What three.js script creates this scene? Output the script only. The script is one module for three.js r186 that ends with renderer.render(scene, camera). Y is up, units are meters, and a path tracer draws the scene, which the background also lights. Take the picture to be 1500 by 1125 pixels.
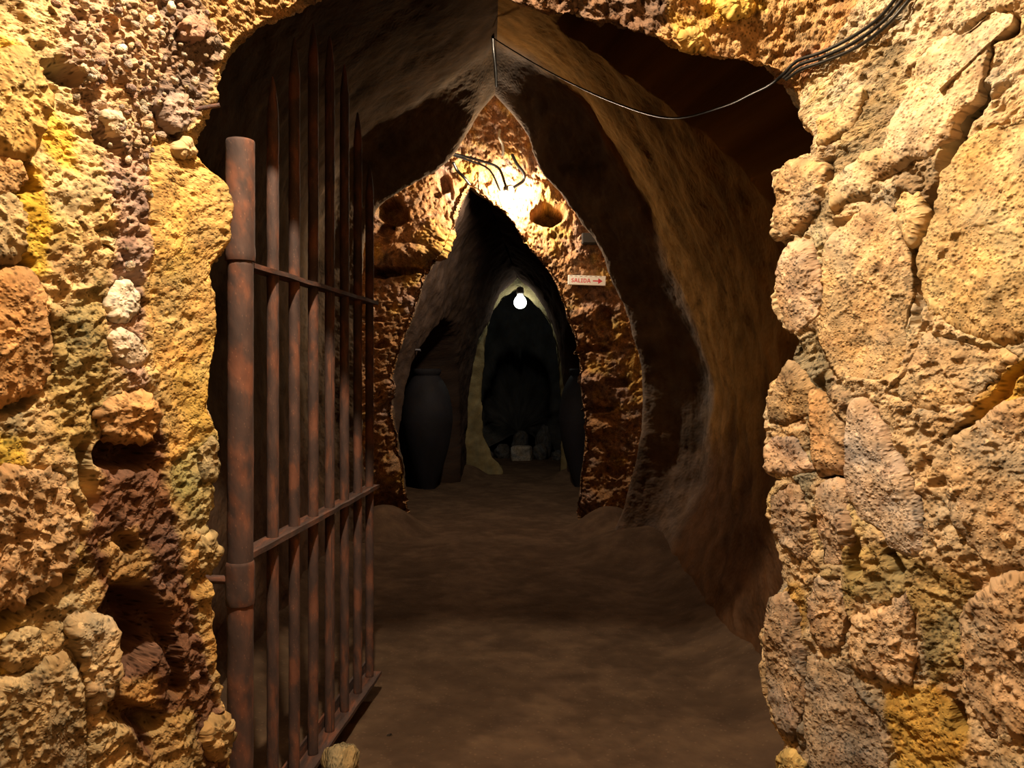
import * as THREE from 'three';
import { mergeGeometries, mergeVertices } from 'three/addons/utils/BufferGeometryUtils.js';

// ---------------------------------------------------------------- camera, light, exposure
const W = 1500, H = 1125, F = 1153, EYE = 1.42, HOR = 540;
const scene = new THREE.Scene();
scene.background = new THREE.Color(0x000000);
const camera = new THREE.PerspectiveCamera(2 * Math.atan(H / 2 / F) * 180 / Math.PI, W / H, 0.05, 60);
camera.position.set(0, EYE, 0);
camera.lookAt(0, EYE, -10);
camera.setViewOffset(W, H, 0, H / 2 - HOR, W, H);
const renderer = new THREE.WebGLRenderer();
renderer.toneMapping = THREE.LinearToneMapping;
renderer.toneMappingExposure = 1.0;
renderer.shadowMap.enabled = true;

// the three lamps of the cave: [x, y, z], candela, colour (each is set inside its bulb)
const FRONT_LAMP = { p: [-0.25, 3.08, -1.30], i: 29, c: [1.0, 0.81, 0.54], r: 0.03 };
const ARCH_LAMP = { p: null, i: 10, c: [1.0, 0.80, 0.56], r: 0.045 };
const FAR_LAMP = { p: null, i: 0.16, c: [0.95, 1.0, 0.86], r: 0.06 };

// ---------------------------------------------------------------- small helpers
const V = (x, y, z) => new THREE.Vector3(x, y, z);
const at = (px, py, d) => V((px - W / 2) / F * d, EYE + (HOR - py) / F * d, -d);
const clamp = (x, a = 0, b = 1) => Math.min(b, Math.max(a, x));
const smooth = (a, b, x) => { const t = clamp((x - a) / (b - a)); return t * t * (3 - 2 * t); };
const mix = (a, b, t) => a + (b - a) * t;
function rng(seed) { let s = seed >>> 0; return () => { s = (s + 0x6D2B79F5) | 0; let t = Math.imul(s ^ (s >>> 15), 1 | s); t = (t + Math.imul(t ^ (t >>> 7), 61 | t)) ^ t; return ((t ^ (t >>> 14)) >>> 0) / 4294967296; }; }
const PERM = new Uint8Array(512); { const r = rng(77), a = [...Array(256).keys()]; for (let i = 255; i > 0; i--) { const j = Math.floor(r() * (i + 1)); [a[i], a[j]] = [a[j], a[i]]; } for (let i = 0; i < 512; i++) PERM[i] = a[i & 255]; }
const GX = new Float32Array(256), GY = new Float32Array(256), GZ = new Float32Array(256), HV = new Float32Array(256);
{ const r = rng(5); for (let i = 0; i < 256; i++) { const z = r() * 2 - 1, a = r() * 6.2832, q = Math.sqrt(1 - z * z); GX[i] = q * Math.cos(a); GY[i] = q * Math.sin(a); GZ[i] = z; HV[i] = r(); } }
function noise(x, y, z) {                                            // gradient noise, about -1 to 1
  const X = Math.floor(x), Y = Math.floor(y), Z = Math.floor(z), fx = x - X, fy = y - Y, fz = z - Z;
  const u = fx * fx * fx * (fx * (fx * 6 - 15) + 10), v = fy * fy * fy * (fy * (fy * 6 - 15) + 10), w = fz * fz * fz * (fz * (fz * 6 - 15) + 10);
  const a = PERM[X & 255], b = PERM[(X + 1) & 255];
  const aa = PERM[a + (Y & 255)], ab = PERM[a + ((Y + 1) & 255)], ba = PERM[b + (Y & 255)], bb = PERM[b + ((Y + 1) & 255)];
  const z0 = Z & 255, z1 = (Z + 1) & 255;
  const g = (h, x, y, z) => GX[h] * x + GY[h] * y + GZ[h] * z;
  const l = (t, a, b) => a + t * (b - a);
  return 1.5 * l(w, l(v, l(u, g(PERM[aa + z0], fx, fy, fz), g(PERM[ba + z0], fx - 1, fy, fz)), l(u, g(PERM[ab + z0], fx, fy - 1, fz), g(PERM[bb + z0], fx - 1, fy - 1, fz))),
    l(v, l(u, g(PERM[aa + z1], fx, fy, fz - 1), g(PERM[ba + z1], fx - 1, fy, fz - 1)), l(u, g(PERM[ab + z1], fx, fy - 1, fz - 1), g(PERM[bb + z1], fx - 1, fy - 1, fz - 1))));
}
function fbm(x, y, z, o, gain = 0.5) { let s = 0, a = 1, n = 0; for (let i = 0; i < o; i++) { s += a * noise(x, y, z); n += a; a *= gain; x = x * 2.03 + 7.1; y = y * 2.03 + 3.7; z = z * 2.03 + 1.3; } return s / n; }
const WR = [0, 0, 0];
function worley(x, y, z) {                                           // [nearest, second nearest, cell value]
  const X = Math.floor(x), Y = Math.floor(y), Z = Math.floor(z); let f1 = 9, f2 = 9, id = 0;
  for (let i = -1; i < 2; i++) for (let j = -1; j < 2; j++) for (let k = -1; k < 2; k++) {
    const h = PERM[PERM[PERM[(X + i) & 255] + ((Y + j) & 255)] + ((Z + k) & 255)];
    const dx = X + i + HV[h] - x, dy = Y + j + HV[(h + 71) & 255] - y, dz = Z + k + HV[(h + 149) & 255] - z, d = dx * dx + dy * dy + dz * dz;
    if (d < f1) { f2 = f1; f1 = d; id = h; } else if (d < f2) f2 = d;
  }
  WR[0] = Math.sqrt(f1); WR[1] = Math.sqrt(f2); WR[2] = HV[(id + 33) & 255]; return WR;
}

// ---------------------------------------------------------------- textures (grain, and pit shade in the rock colour), tiling
function tileTexture(n, fn, srgb) {
  const d = new Uint8Array(n * n * 4);
  for (let y = 0; y < n; y++) for (let x = 0; x < n; x++) { const c = fn(x / n, y / n), o = (y * n + x) * 4; d[o] = clamp(c[0]) * 255; d[o + 1] = clamp(c[1]) * 255; d[o + 2] = clamp(c[2]) * 255; d[o + 3] = 255; }
  const t = new THREE.DataTexture(d, n, n, THREE.RGBAFormat); t.wrapS = t.wrapT = THREE.RepeatWrapping; t.magFilter = THREE.LinearFilter; t.minFilter = THREE.LinearMipmapLinearFilter; t.generateMipmaps = true;
  if (srgb) t.colorSpace = THREE.SRGBColorSpace; t.needsUpdate = true; return t;
}
function pnoise(u, v, f, seed) {                                      // periodic 2D gradient noise with f cells a tile
  const x = u * f, y = v * f, X = Math.floor(x), Y = Math.floor(y), fx = x - X, fy = y - Y, a = fx * fx * (3 - 2 * fx), b = fy * fy * (3 - 2 * fy);
  const g = (i, j, dx, dy) => { const h = PERM[PERM[(((X + i) % f) + seed) & 255] + ((Y + j) % f & 255)]; return GX[h] * dx + GY[h] * dy; };
  return 1.9 * mix(mix(g(0, 0, fx, fy), g(1, 0, fx - 1, fy), a), mix(g(0, 1, fx, fy - 1), g(1, 1, fx - 1, fy - 1), a), b);
}
function pfbm(u, v, f, o, seed) { let s = 0, a = 1, n = 0; for (let i = 0; i < o; i++) { s += a * pnoise(u, v, f, seed + i * 13); n += a; a *= 0.55; f *= 2; } return s / n; }
function pcell(u, v, f, seed) { const x = u * f, y = v * f, X = Math.floor(x), Y = Math.floor(y); let m = 9, id = 0; for (let i = -1; i < 2; i++) for (let j = -1; j < 2; j++) { const h = PERM[PERM[(((X + i + f) % f) + seed) & 255] + (((Y + j + f) % f) & 255)]; const d = Math.hypot(X + i + HV[h] - x, Y + j + HV[(h + 91) & 255] - y); if (d < m) { m = d; id = h; } } return [m, HV[(id + 7) & 255]]; }
const rockHeight = (u, v) => { const p = pcell(u, v, 46, 3), q = pcell(u, v, 90, 9); return 0.55 + 0.32 * pfbm(u, v, 12, 5, 11) - 0.5 * (p[1] > 0.62 ? Math.max(0, 0.42 - p[0]) : 0) - 0.3 * (q[1] > 0.6 ? Math.max(0, 0.4 - q[0]) : 0) + 0.16 * (q[1] < 0.2 ? Math.max(0, 0.5 - q[0]) : 0); };
const rockBump = tileTexture(1024, (u, v) => { const h = rockHeight(u, v); return [h, h, h]; });
const rockMap = tileTexture(1024, (u, v) => {
  const n = pfbm(u, v, 8, 6, 40), m = pfbm(u, v, 5, 4, 90), q = pcell(u, v, 70, 21), k = pcell(u, v, 34, 55);
  let l = 0.85 + 0.3 * n; const w = 0.09 * m;
  if (q[1] > 0.74 && q[0] < 0.44) l -= 0.34 * (0.44 - q[0]) / 0.44 + 0.06;   // dark grit, also painted shade of small pits
  if (k[1] > 0.86 && k[0] < 0.36) l += 0.13;                              // pale crystals
  return [l + w, l, l - w * 1.6];
}, true);
const dirtBump = tileTexture(512, (u, v) => { const h = 0.5 + 0.4 * pfbm(u, v, 16, 5, 5); return [h, h, h]; });
const dirtMap = tileTexture(512, (u, v) => { const n = pfbm(u, v, 6, 6, 31), q = pcell(u, v, 60, 2); let l = 0.87 + 0.16 * n; if (q[1] > 0.93 && q[0] < 0.3) l += 0.1; return [l, l, l - 0.03 * n]; }, true);
const smoothBump = tileTexture(512, (u, v) => { const h = 0.55 + 0.3 * pfbm(u, v, 5, 5, 15) + 0.14 * pnoise(u, v, 60, 6); return [h, h, h]; });
const smoothMap = tileTexture(512, (u, v) => { const n = pfbm(u, v, 4, 6, 61), m = pfbm(u, v, 9, 4, 17); const l = 0.85 + 0.24 * n; return [l + 0.05 * m, l, l - 0.08 * m]; }, true);
const rustMap = tileTexture(512, (u, v) => { const n = pfbm(u, v, 8, 6, 25), q = pcell(u, v, 64, 33), b = smooth(-0.1, 0.35, pfbm(u, v, 5, 5, 70)); let r = mix(0.27, 0.40, b) + 0.12 * n, g = mix(0.195, 0.245, b) + 0.08 * n, bl = mix(0.18, 0.185, b) + 0.06 * n; if (q[1] > 0.94 && q[0] < 0.26) { r += 0.09; g += 0.07; bl += 0.05; } return [r, g, bl]; }, true);
const rustBump = tileTexture(512, (u, v) => { const h = 0.5 + 0.35 * pfbm(u, v, 20, 4, 45) + 0.15 * pnoise(u, v, 6, 8); return [h, h, h]; });
const scaled = (t, r) => { const c = t.clone(); c.repeat.set(r, r); c.needsUpdate = true; return c; };

const M = {
  rock: new THREE.MeshPhysicalMaterial({ specularIntensity: 0, vertexColors: true, map: scaled(rockMap, 1.7), bumpMap: scaled(rockBump, 1.7), bumpScale: 0.013, roughness: 0.96 }),
  cave: new THREE.MeshPhysicalMaterial({ specularIntensity: 0, vertexColors: true, map: scaled(smoothMap, 0.9), bumpMap: scaled(smoothBump, 0.9), bumpScale: 0.007, roughness: 0.97 }),
  dirt: new THREE.MeshPhysicalMaterial({ specularIntensity: 0, vertexColors: true, map: scaled(dirtMap, 1.1), bumpMap: scaled(dirtBump, 1.1), bumpScale: 0.006, roughness: 0.97 }),
  rust: new THREE.MeshStandardMaterial({ map: scaled(rustMap, 1), bumpMap: scaled(rustBump, 1), bumpScale: 0.0015, roughness: 0.82, metalness: 0.15 }),
  cable: new THREE.MeshStandardMaterial({ color: 0x0b0b0c, roughness: 0.42 }),
  cord: new THREE.MeshStandardMaterial({ color: 0xb9b3a4, roughness: 0.6 }),
  box: new THREE.MeshStandardMaterial({ color: 0x2c2826, roughness: 0.7 }),
  ceramic: new THREE.MeshStandardMaterial({ color: 0x4a4038, roughness: 0.5 }),
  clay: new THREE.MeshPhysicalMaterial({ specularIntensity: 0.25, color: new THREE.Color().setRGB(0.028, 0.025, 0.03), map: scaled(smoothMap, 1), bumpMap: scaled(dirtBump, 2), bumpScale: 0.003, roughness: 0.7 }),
};

// ---------------------------------------------------------------- object helpers
const taken = {};
function numbered(n) { const k = taken[n] = (taken[n] ?? -1) + 1; return k ? `${n}_${String(k).padStart(3, '0')}` : n; }
function shade(o) { o.castShadow = o.receiveShadow = true; return o; }
function mesh(name, geo, mat, parent) { const m = shade(new THREE.Mesh(geo, mat)); m.name = parent === scene ? numbered(name) : name; parent.add(m); return m; }
function tag(o, label, category, group, kind) { o.userData.label = label; o.userData.category = category; if (group) o.userData.group = group; if (kind) o.userData.kind = kind; return o; }
function thing(name, label, category, p = [0, 0, 0], group) { const g = new THREE.Group(); g.name = numbered(name); g.position.set(...p); scene.add(g); return tag(g, label, category, group); }
function struct(name, geo, mat, label, category) { return tag(mesh(name, geo, mat, scene), label, category, null, 'structure'); }

// A sheet: a grid of base points pushed along its normal; fn(i, j) gives the base point, look(p, n, i, j) gives [push, r, g, b]
function sheet(ni, nj, fn, look, flip = false, uvOf = null) {
  const P = new Float32Array(ni * nj * 3), C = new Float32Array(ni * nj * 3), UV = new Float32Array(ni * nj * 2), Q = new Float32Array(ni * nj * 3);
  for (let i = 0; i < ni; i++) for (let j = 0; j < nj; j++) { const p = fn(i, j), o = (i * nj + j) * 3; P[o] = p.x; P[o + 1] = p.y; P[o + 2] = p.z; }
  const g = (i, j, k) => P[(clamp(i, 0, ni - 1) * nj + clamp(j, 0, nj - 1)) * 3 + k];
  // running lengths for the texture grain, measured on the middle row and column
  const lu = new Float32Array(ni), lv = new Float32Array(nj), mj = nj >> 1, mi = ni >> 1;
  for (let i = 1; i < ni; i++) lu[i] = lu[i - 1] + Math.hypot(g(i, mj, 0) - g(i - 1, mj, 0), g(i, mj, 1) - g(i - 1, mj, 1), g(i, mj, 2) - g(i - 1, mj, 2));
  for (let j = 1; j < nj; j++) lv[j] = lv[j - 1] + Math.hypot(g(mi, j, 0) - g(mi, j - 1, 0), g(mi, j, 1) - g(mi, j - 1, 1), g(mi, j, 2) - g(mi, j - 1, 2));
  const p = V(0, 0, 0), n = V(0, 0, 0), a = V(0, 0, 0), b = V(0, 0, 0), sg = flip ? -1 : 1, st = 2;
  for (let i = 0; i < ni; i++) for (let j = 0; j < nj; j++) {
    const o = (i * nj + j) * 3; p.set(P[o], P[o + 1], P[o + 2]);
    a.set(g(i + st, j, 0) - g(i - st, j, 0), g(i + st, j, 1) - g(i - st, j, 1), g(i + st, j, 2) - g(i - st, j, 2));
    b.set(g(i, j + st, 0) - g(i, j - st, 0), g(i, j + st, 1) - g(i, j - st, 1), g(i, j + st, 2) - g(i, j - st, 2));
    n.crossVectors(a, b).multiplyScalar(sg).normalize();
    const r = look(p, n, i, j);
    Q[o] = p.x + n.x * r[0]; Q[o + 1] = p.y + n.y * r[0]; Q[o + 2] = p.z + n.z * r[0];
    C[o] = r[1]; C[o + 1] = r[2]; C[o + 2] = r[3];
    if (uvOf) { const q = uvOf(p); UV[(i * nj + j) * 2] = q[0]; UV[(i * nj + j) * 2 + 1] = q[1]; } else { UV[(i * nj + j) * 2] = lu[i]; UV[(i * nj + j) * 2 + 1] = lv[j]; }
  }
  const I = new Uint32Array((ni - 1) * (nj - 1) * 6); let k = 0;
  for (let i = 0; i < ni - 1; i++) for (let j = 0; j < nj - 1; j++) { const q = i * nj + j, r = q + nj; if (flip) { I[k++] = q; I[k++] = q + 1; I[k++] = r; I[k++] = r; I[k++] = q + 1; I[k++] = r + 1; } else { I[k++] = q; I[k++] = r; I[k++] = q + 1; I[k++] = r; I[k++] = r + 1; I[k++] = q + 1; } }
  const geo = new THREE.BufferGeometry();
  geo.setAttribute('position', new THREE.BufferAttribute(Q, 3)); geo.setAttribute('color', new THREE.BufferAttribute(C, 3)); geo.setAttribute('uv', new THREE.BufferAttribute(UV, 2));
  geo.setIndex(new THREE.BufferAttribute(I, 1)); geo.computeVertexNormals(); return geo;
}
function inPoly(p, x, y) { let c = false; for (let i = 0, j = p.length - 1; i < p.length; j = i++) if ((p[i][1] > y) !== (p[j][1] > y) && x < (p[j][0] - p[i][0]) * (y - p[i][1]) / (p[j][1] - p[i][1]) + p[i][0]) c = !c; return c; }
function polyDist(p, x, y) { let m = 1e9; for (let i = 0, j = p.length - 1; i < p.length; j = i++) { const ax = p[j][0], ay = p[j][1], bx = p[i][0] - ax, by = p[i][1] - ay, t = clamp(((x - ax) * bx + (y - ay) * by) / (bx * bx + by * by)); m = Math.min(m, Math.hypot(x - ax - bx * t, y - ay - by * t)); } return inPoly(p, x, y) ? -m : m; }   // negative inside
const box4 = (p, pad) => [Math.min(...p.map(q => q[0])) - pad, Math.max(...p.map(q => q[0])) + pad, Math.min(...p.map(q => q[1])) - pad, Math.max(...p.map(q => q[1])) + pad];

// ---------------------------------------------------------------- the front walls around the doorway
// faces of the doorway: origin, direction away from the opening, normal into the room
const FACE = {
  L: { o: V(-0.70, 0, -1.95), u: V(-0.53, 0, 0.848).normalize() },
  T: { o: V(0, 2.2, -2.05), u: V(0, 0.94, 0.341) },
  R: { o: V(0.68, 0, -2.10), u: V(0.526, 0, 0.85).normalize() },
};
FACE.L.n = V(0.848, 0, 0.53).normalize(); FACE.R.n = V(-0.85, 0, 0.526).normalize(); FACE.T.n = V(0, -0.341, 0.94);
function hit(f, px, py) { const r = at(px, py, 1).sub(V(0, EYE, 0)), t = f.o.clone().sub(V(0, EYE, 0)).dot(f.n) / r.dot(f.n); return r.multiplyScalar(t).add(V(0, EYE, 0)); }
const onFace = (f, px, py) => { const p = hit(f, px, py); return [p.clone().sub(f.o).dot(f.u), p.y]; };
// doorway outline, from the floor at the left over the lintel to the floor at the right: [px, py, face weight 0 left .. 1 top .. 2 right]
const DOOR = [[340, 1320, 0], [338, 1220, 0], [333, 1125, 0], [326, 1080, 0], [320, 1000, 0], [309, 900, 0], [301, 800, 0], [306, 740, 0], [311, 690, 0], [319, 640, 0], [306, 600, 0], [308, 560, 0], [320, 500, 0], [318, 440, 0], [309, 405, 0], [316, 380, 0], [334, 350, 0], [338, 300, 0], [331, 268, 0], [300, 240, 0], [272, 214, 0.05], [276, 196, 0.15], [296, 178, 0.25], [312, 150, 0.33], [316, 108, 0.42], [332, 66, 0.5], [360, 44, 0.6], [402, 28, 0.75], [430, 10, 0.9], [470, -30, 1], [600, -40, 1], [690, -25, 1], [740, 0, 1], [800, 18, 1], [850, 26, 1], [905, 38, 1], [960, 52, 1], [1000, 70, 1], [1042, 82, 1.05], [1092, 92, 1.12], [1130, 102, 1.2], [1152, 116, 1.3], [1164, 136, 1.42], [1176, 162, 1.58], [1194, 196, 1.8], [1188, 222, 1.92], [1155, 240, 2], [1131, 256, 2], [1134, 290, 2], [1129, 325, 2], [1136, 345, 2], [1164, 346, 2], [1150, 366, 2], [1139, 395, 2], [1137, 440, 2], [1146, 480, 2], [1164, 492, 2], [1158, 525, 2], [1140, 546, 2], [1123, 590, 2], [1119, 612, 2], [1126, 628, 2], [1117, 656, 2], [1122, 684, 2], [1148, 702, 2], [1127, 728, 2], [1126, 760, 2], [1134, 792, 2], [1146, 832, 2], [1149, 862, 2], [1127, 880, 2], [1118, 910, 2], [1116, 960, 2], [1119, 1020, 2], [1131, 1060, 2], [1146, 1092, 2], [1140, 1125, 2], [1146, 1220, 2], [1150, 1330, 2]];
function doorSamples(step) {
  const pts = [];
  const face = (px, py, w) => { const a = w <= 1 ? FACE.L : FACE.R, t = w <= 1 ? w : 2 - w; const pa = t < 1 ? hit(a, px, py) : null, pt = t > 0 ? hit(FACE.T, px, py) : null; const d = (pa ? -pa.z * (1 - t) : 0) + (pt ? -pt.z * t : 0); return { p: at(px, py, d), u: a.u.clone().multiplyScalar(1 - t).addScaledVector(FACE.T.u, t).normalize(), w }; };
  for (let i = 0; i < DOOR.length - 1; i++) {
    const A = DOOR[i], B = DOOR[i + 1], a = face(...A), b = face(...B), len = a.p.distanceTo(b.p) + 0.55 * a.u.angleTo(b.u), n = Math.max(1, Math.round(len / step));
    for (let k = 0; k < n; k++) { const t = k / n; pts.push(face(mix(A[0], B[0], t), mix(A[1], B[1], t), mix(A[2], B[2], t))); }
  }
  const sm = (key, sig) => { const k = Math.ceil(sig * 2.5), wt = []; for (let i = -k; i <= k; i++) wt.push(Math.exp(-i * i / (2 * sig * sig))); return pts.map((q, i) => { const s = V(0, 0, 0); let n = 0; for (let j = -k; j <= k; j++) { const w = wt[j + k]; s.addScaledVector(pts[clamp(i + j, 0, pts.length - 1)][key], w); n += w; } return s.divideScalar(n); }); };
  const fine = sm('p', 1.5), coarse = sm('p', 0.12 / step), uu = sm('u', 0.06 / step);
  pts.forEach((q, i) => { q.e = fine[i]; q.c = coarse[i]; q.u = uu[i].normalize(); });
  return pts;
}
const STEP = 0.0042;
const RIM = doorSamples(STEP);
const SJ = []; { // distances from the doorway edge: behind, on the face, and along the room behind the camera
  for (let s = -0.95; s < -0.16; s += 0.05) SJ.push(s); for (let s = -0.16; s < -0.06; s += 0.012) SJ.push(s); for (let s = -0.06; s < 0.72; s += STEP) SJ.push(s); for (let s = 0.72; s < 1.4; s += 0.008) SJ.push(s); for (let s = 1.4; s < 2.2; s += 0.03) SJ.push(s); for (let s = 2.2; s < 6.4; s += 0.1) SJ.push(s);
}
function rimPoint(i, j) {
  const q = RIM[i], s = SJ[j];
  if (s < 0) { const k = -s, out = V(q.u.x, q.u.y, 0).normalize(); return q.e.clone().addScaledVector(out, 0.5 * k + 1.1 * Math.max(0, k - 0.35)).add(V(0, 0, -Math.min(k, 0.42))); }
  const top = 1 - Math.abs(q.w - 1), A = mix(0.85, 1.35, smooth(0, 1, top)), r = Math.exp(-s / 0.07), a = Math.min(s, A), p = q.c.clone().addScaledVector(q.u, a); p.x += (q.e.x - q.c.x) * r; p.y += (q.e.y - q.c.y) * r; p.z += (q.e.z - q.c.z) * r;
  p.z += Math.max(0, s - A); return p;
}
// rock relief, in metres
function rough(p, k) {
  const x = p.x, y = p.y, z = p.z, wx = 0.05 * noise(x * 6, y * 6, z * 6), wy = 0.05 * noise(x * 6 + 9, y * 6, z * 6);
  let d = 0.030 * fbm(x * 3.1, y * 3.1, z * 3.1, 3);
  worley((x + wx) * 7.5, (y + wy) * 7.5, z * 7.5); d += 0.035 * k * (0.42 - WR[0]) * smooth(0, 0.22, WR[1] - WR[0]);
  worley((x + wy) * 21, (y + wx) * 21, z * 21); d += 0.014 * k * (0.45 - WR[0]) * smooth(0, 0.25, WR[1] - WR[0]) * (0.4 + 1.2 * WR[2]);
  d += k * 0.014 * fbm(x * 22, y * 22, z * 22, 5, 0.66);
  d -= k * 0.024 * Math.max(0, noise(x * 38, y * 38, z * 38) - 0.2) + k * 0.018 * Math.max(0, noise(x * 75 + 4, y * 75, z * 75) - 0.15);
  return d;
}
// materials of the rock on each face, a few darkened for shade: outline in picture points, colour (linear), how rough
const ZONES = {
  L: [
    { c: [0.46, 0.30, 0.19], k: 1.35, p: [[70, -60], [340, -60], [330, 60], [300, 160], [262, 205], [225, 240], [222, 330], [190, 330], [150, 210], [105, 120]] },
    { c: [0.24, 0.165, 0.125], k: 1.45, p: [[236, -60], [360, -60], [345, 70], [310, 165], [268, 208], [240, 190], [250, 90]] },  // darker conglomerate, its tone also carrying the shade of the overhang
    { c: [0.40, 0.27, 0.21], k: 1.4, p: [[150, 230], [225, 230], [225, 400], [205, 520], [225, 600], [190, 600], [160, 480], [170, 340]] },
    { c: [0.60, 0.38, 0.14], k: 0.42, p: [[226, 190], [262, 205], [345, 250], [360, 380], [330, 450], [330, 640], [290, 650], [245, 690], [232, 560], [214, 430], [222, 300]] },
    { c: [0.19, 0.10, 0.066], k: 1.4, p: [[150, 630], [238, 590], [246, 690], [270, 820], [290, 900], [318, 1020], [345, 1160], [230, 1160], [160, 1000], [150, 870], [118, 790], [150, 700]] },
    { c: [0.40, 0.25, 0.11], k: 1.1, p: [[150, 800], [200, 770], [225, 820], [215, 862], [165, 868]] },
    { c: [0.42, 0.25, 0.10], k: 0.9, p: [[175, 1000], [225, 985], [240, 1040], [180, 1060]] },
    { c: [0.44, 0.30, 0.14], k: 1.0, p: [[225, 1050], [280, 1040], [300, 1125], [220, 1140]] },
    { c: [0.36, 0.29, 0.15], k: 1.0, p: [[245, 690], [290, 650], [330, 620], [330, 820], [300, 800], [268, 740]] },
    { c: [0.50, 0.31, 0.12], k: 0.9, p: [[262, 760], [300, 800], [330, 900], [345, 1130], [320, 1000], [290, 900]] },
    { c: [0.38, 0.28, 0.12], k: 1.1, p: [[70, 480], [150, 400], [160, 600], [120, 680], [80, 640]] },
    { c: [0.66, 0.42, 0.07], k: 0.7, p: [[-40, 200], [60, 250], [75, 330], [70, 400], [40, 420], [30, 300], [-40, 280]] },
    { c: [0.66, 0.43, 0.08], k: 0.8, p: [[-40, 40], [40, 60], [70, 140], [110, 190], [120, 260], [80, 230], [40, 160], [-40, 100]] },
    { c: [0.62, 0.40, 0.07], k: 0.7, p: [[-40, 630], [40, 640], [30, 700], [-40, 720]] },
    { c: [0.60, 0.39, 0.07], k: 0.7, p: [[-60, 960], [20, 990], [40, 1060], [-60, 1100]] },
  ],
  R: [
    { c: [0.33, 0.25, 0.15], k: 1.0, p: [[1260, 60], [1330, 60], [1300, 200], [1290, 260], [1240, 300], [1200, 340], [1185, 340], [1200, 250], [1240, 200]] },
    { c: [0.30, 0.22, 0.14], k: 1.3, p: [[1310, 240], [1370, 230], [1365, 300], [1350, 340], [1320, 320]] },
    { c: [0.29, 0.24, 0.16], k: 1.2, p: [[1150, 500], [1200, 480], [1215, 560], [1195, 700], [1180, 760], [1165, 700], [1185, 640], [1160, 560]] },
    { c: [0.38, 0.28, 0.13], k: 0.9, p: [[1230, 790], [1330, 810], [1420, 850], [1440, 960], [1360, 1010], [1340, 900], [1240, 870]] },
    { c: [0.62, 0.40, 0.10], k: 0.6, p: [[1400, 630], [1450, 560], [1560, 480], [1560, 560], [1460, 610]] },
    { c: [0.58, 0.37, 0.10], k: 0.7, p: [[1290, 1010], [1360, 1000], [1420, 1060], [1400, 1160], [1310, 1160]] },
    { c: [0.52, 0.33, 0.12], k: 0.8, p: [[1115, 850], [1170, 855], [1185, 900], [1170, 950], [1140, 900]] },
    { c: [0.36, 0.28, 0.20], k: 1.0, p: [[1170, 950], [1250, 980], [1300, 1060], [1310, 1180], [1160, 1180]] },  // grey painted for the shadow low on this wall, around the slab
  ],
  T: [
    { c: [0.15, 0.09, 0.06], k: 1.3, p: [[430, -200], [930, -200], [985, 30], [940, 60], [430, 30]] },  // brown lintel rock, darkened in colour for its unlit middle and underside
    { c: [0.60, 0.36, 0.08], k: 1.0, p: [[1030, -40], [1110, -40], [1120, 20], [1060, 40], [1030, 20]] },
    { c: [0.56, 0.33, 0.09], k: 1.0, p: [[980, 10], [1040, 30], [1040, 70], [990, 60]] },
    { c: [0.42, 0.22, 0.12], k: 1.3, p: [[1150, 80], [1260, 40], [1270, 140], [1210, 190], [1180, 160]] },
  ],
};
// hollows and crevices: from, to (picture points), half width in metres, depth in metres
const HOLLOWS = {
  L: [[165, 662, 210, 670, 0.026, 0.10], [190, 890, 205, 935, 0.045, 0.13], [10, 905, 92, 842, 0.022, 0.07], [15, 245, 30, 270, 0.025, 0.06], [10, 392, 38, 385, 0.014, 0.05], [232, 210, 224, 330, 0.010, 0.012], [224, 330, 238, 560, 0.008, 0.010], [128, 660, 135, 740, 0.012, 0.05], [80, 100, 110, 112, 0.016, 0.05], [150, 195, 170, 210, 0.014, 0.05], [57, 430, 75, 545, 0.010, 0.04], [0, 602, 40, 592, 0.012, 0.04], [180, 790, 195, 800, 0.014, 0.04], [170, 1040, 230, 1060, 0.02, 0.05], [240, 900, 262, 1010, 0.014, 0.05]],
  R: [[1432, 135, 1392, 215, 0.014, 0.07], [1392, 215, 1372, 285, 0.013, 0.07], [1372, 285, 1360, 330, 0.022, 0.06], [1450, 45, 1475, 40, 0.016, 0.05], [1335, 345, 1342, 470, 0.008, 0.035], [1402, 637, 1500, 540, 0.010, 0.035], [1210, 235, 1214, 258, 0.010, 0.05], [1300, 815, 1312, 835, 0.014, 0.05], [1208, 690, 1235, 705, 0.016, 0.05], [1222, 330, 1245, 325, 0.012, 0.04], [1238, 918, 1245, 925, 0.016, 0.05], [1195, 560, 1205, 600, 0.008, 0.03], [1400, 1040, 1404, 1060, 0.012, 0.05], [1165, 985, 1175, 1000, 0.012, 0.05], [1185, 300, 1170, 340, 0.010, 0.04], [1250, 840, 1255, 790, 0.010, 0.03], [1330, 560, 1420, 570, 0.008, 0.03]],
  T: [[1190, 110, 1240, 100, 0.02, 0.04]],
};
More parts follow.
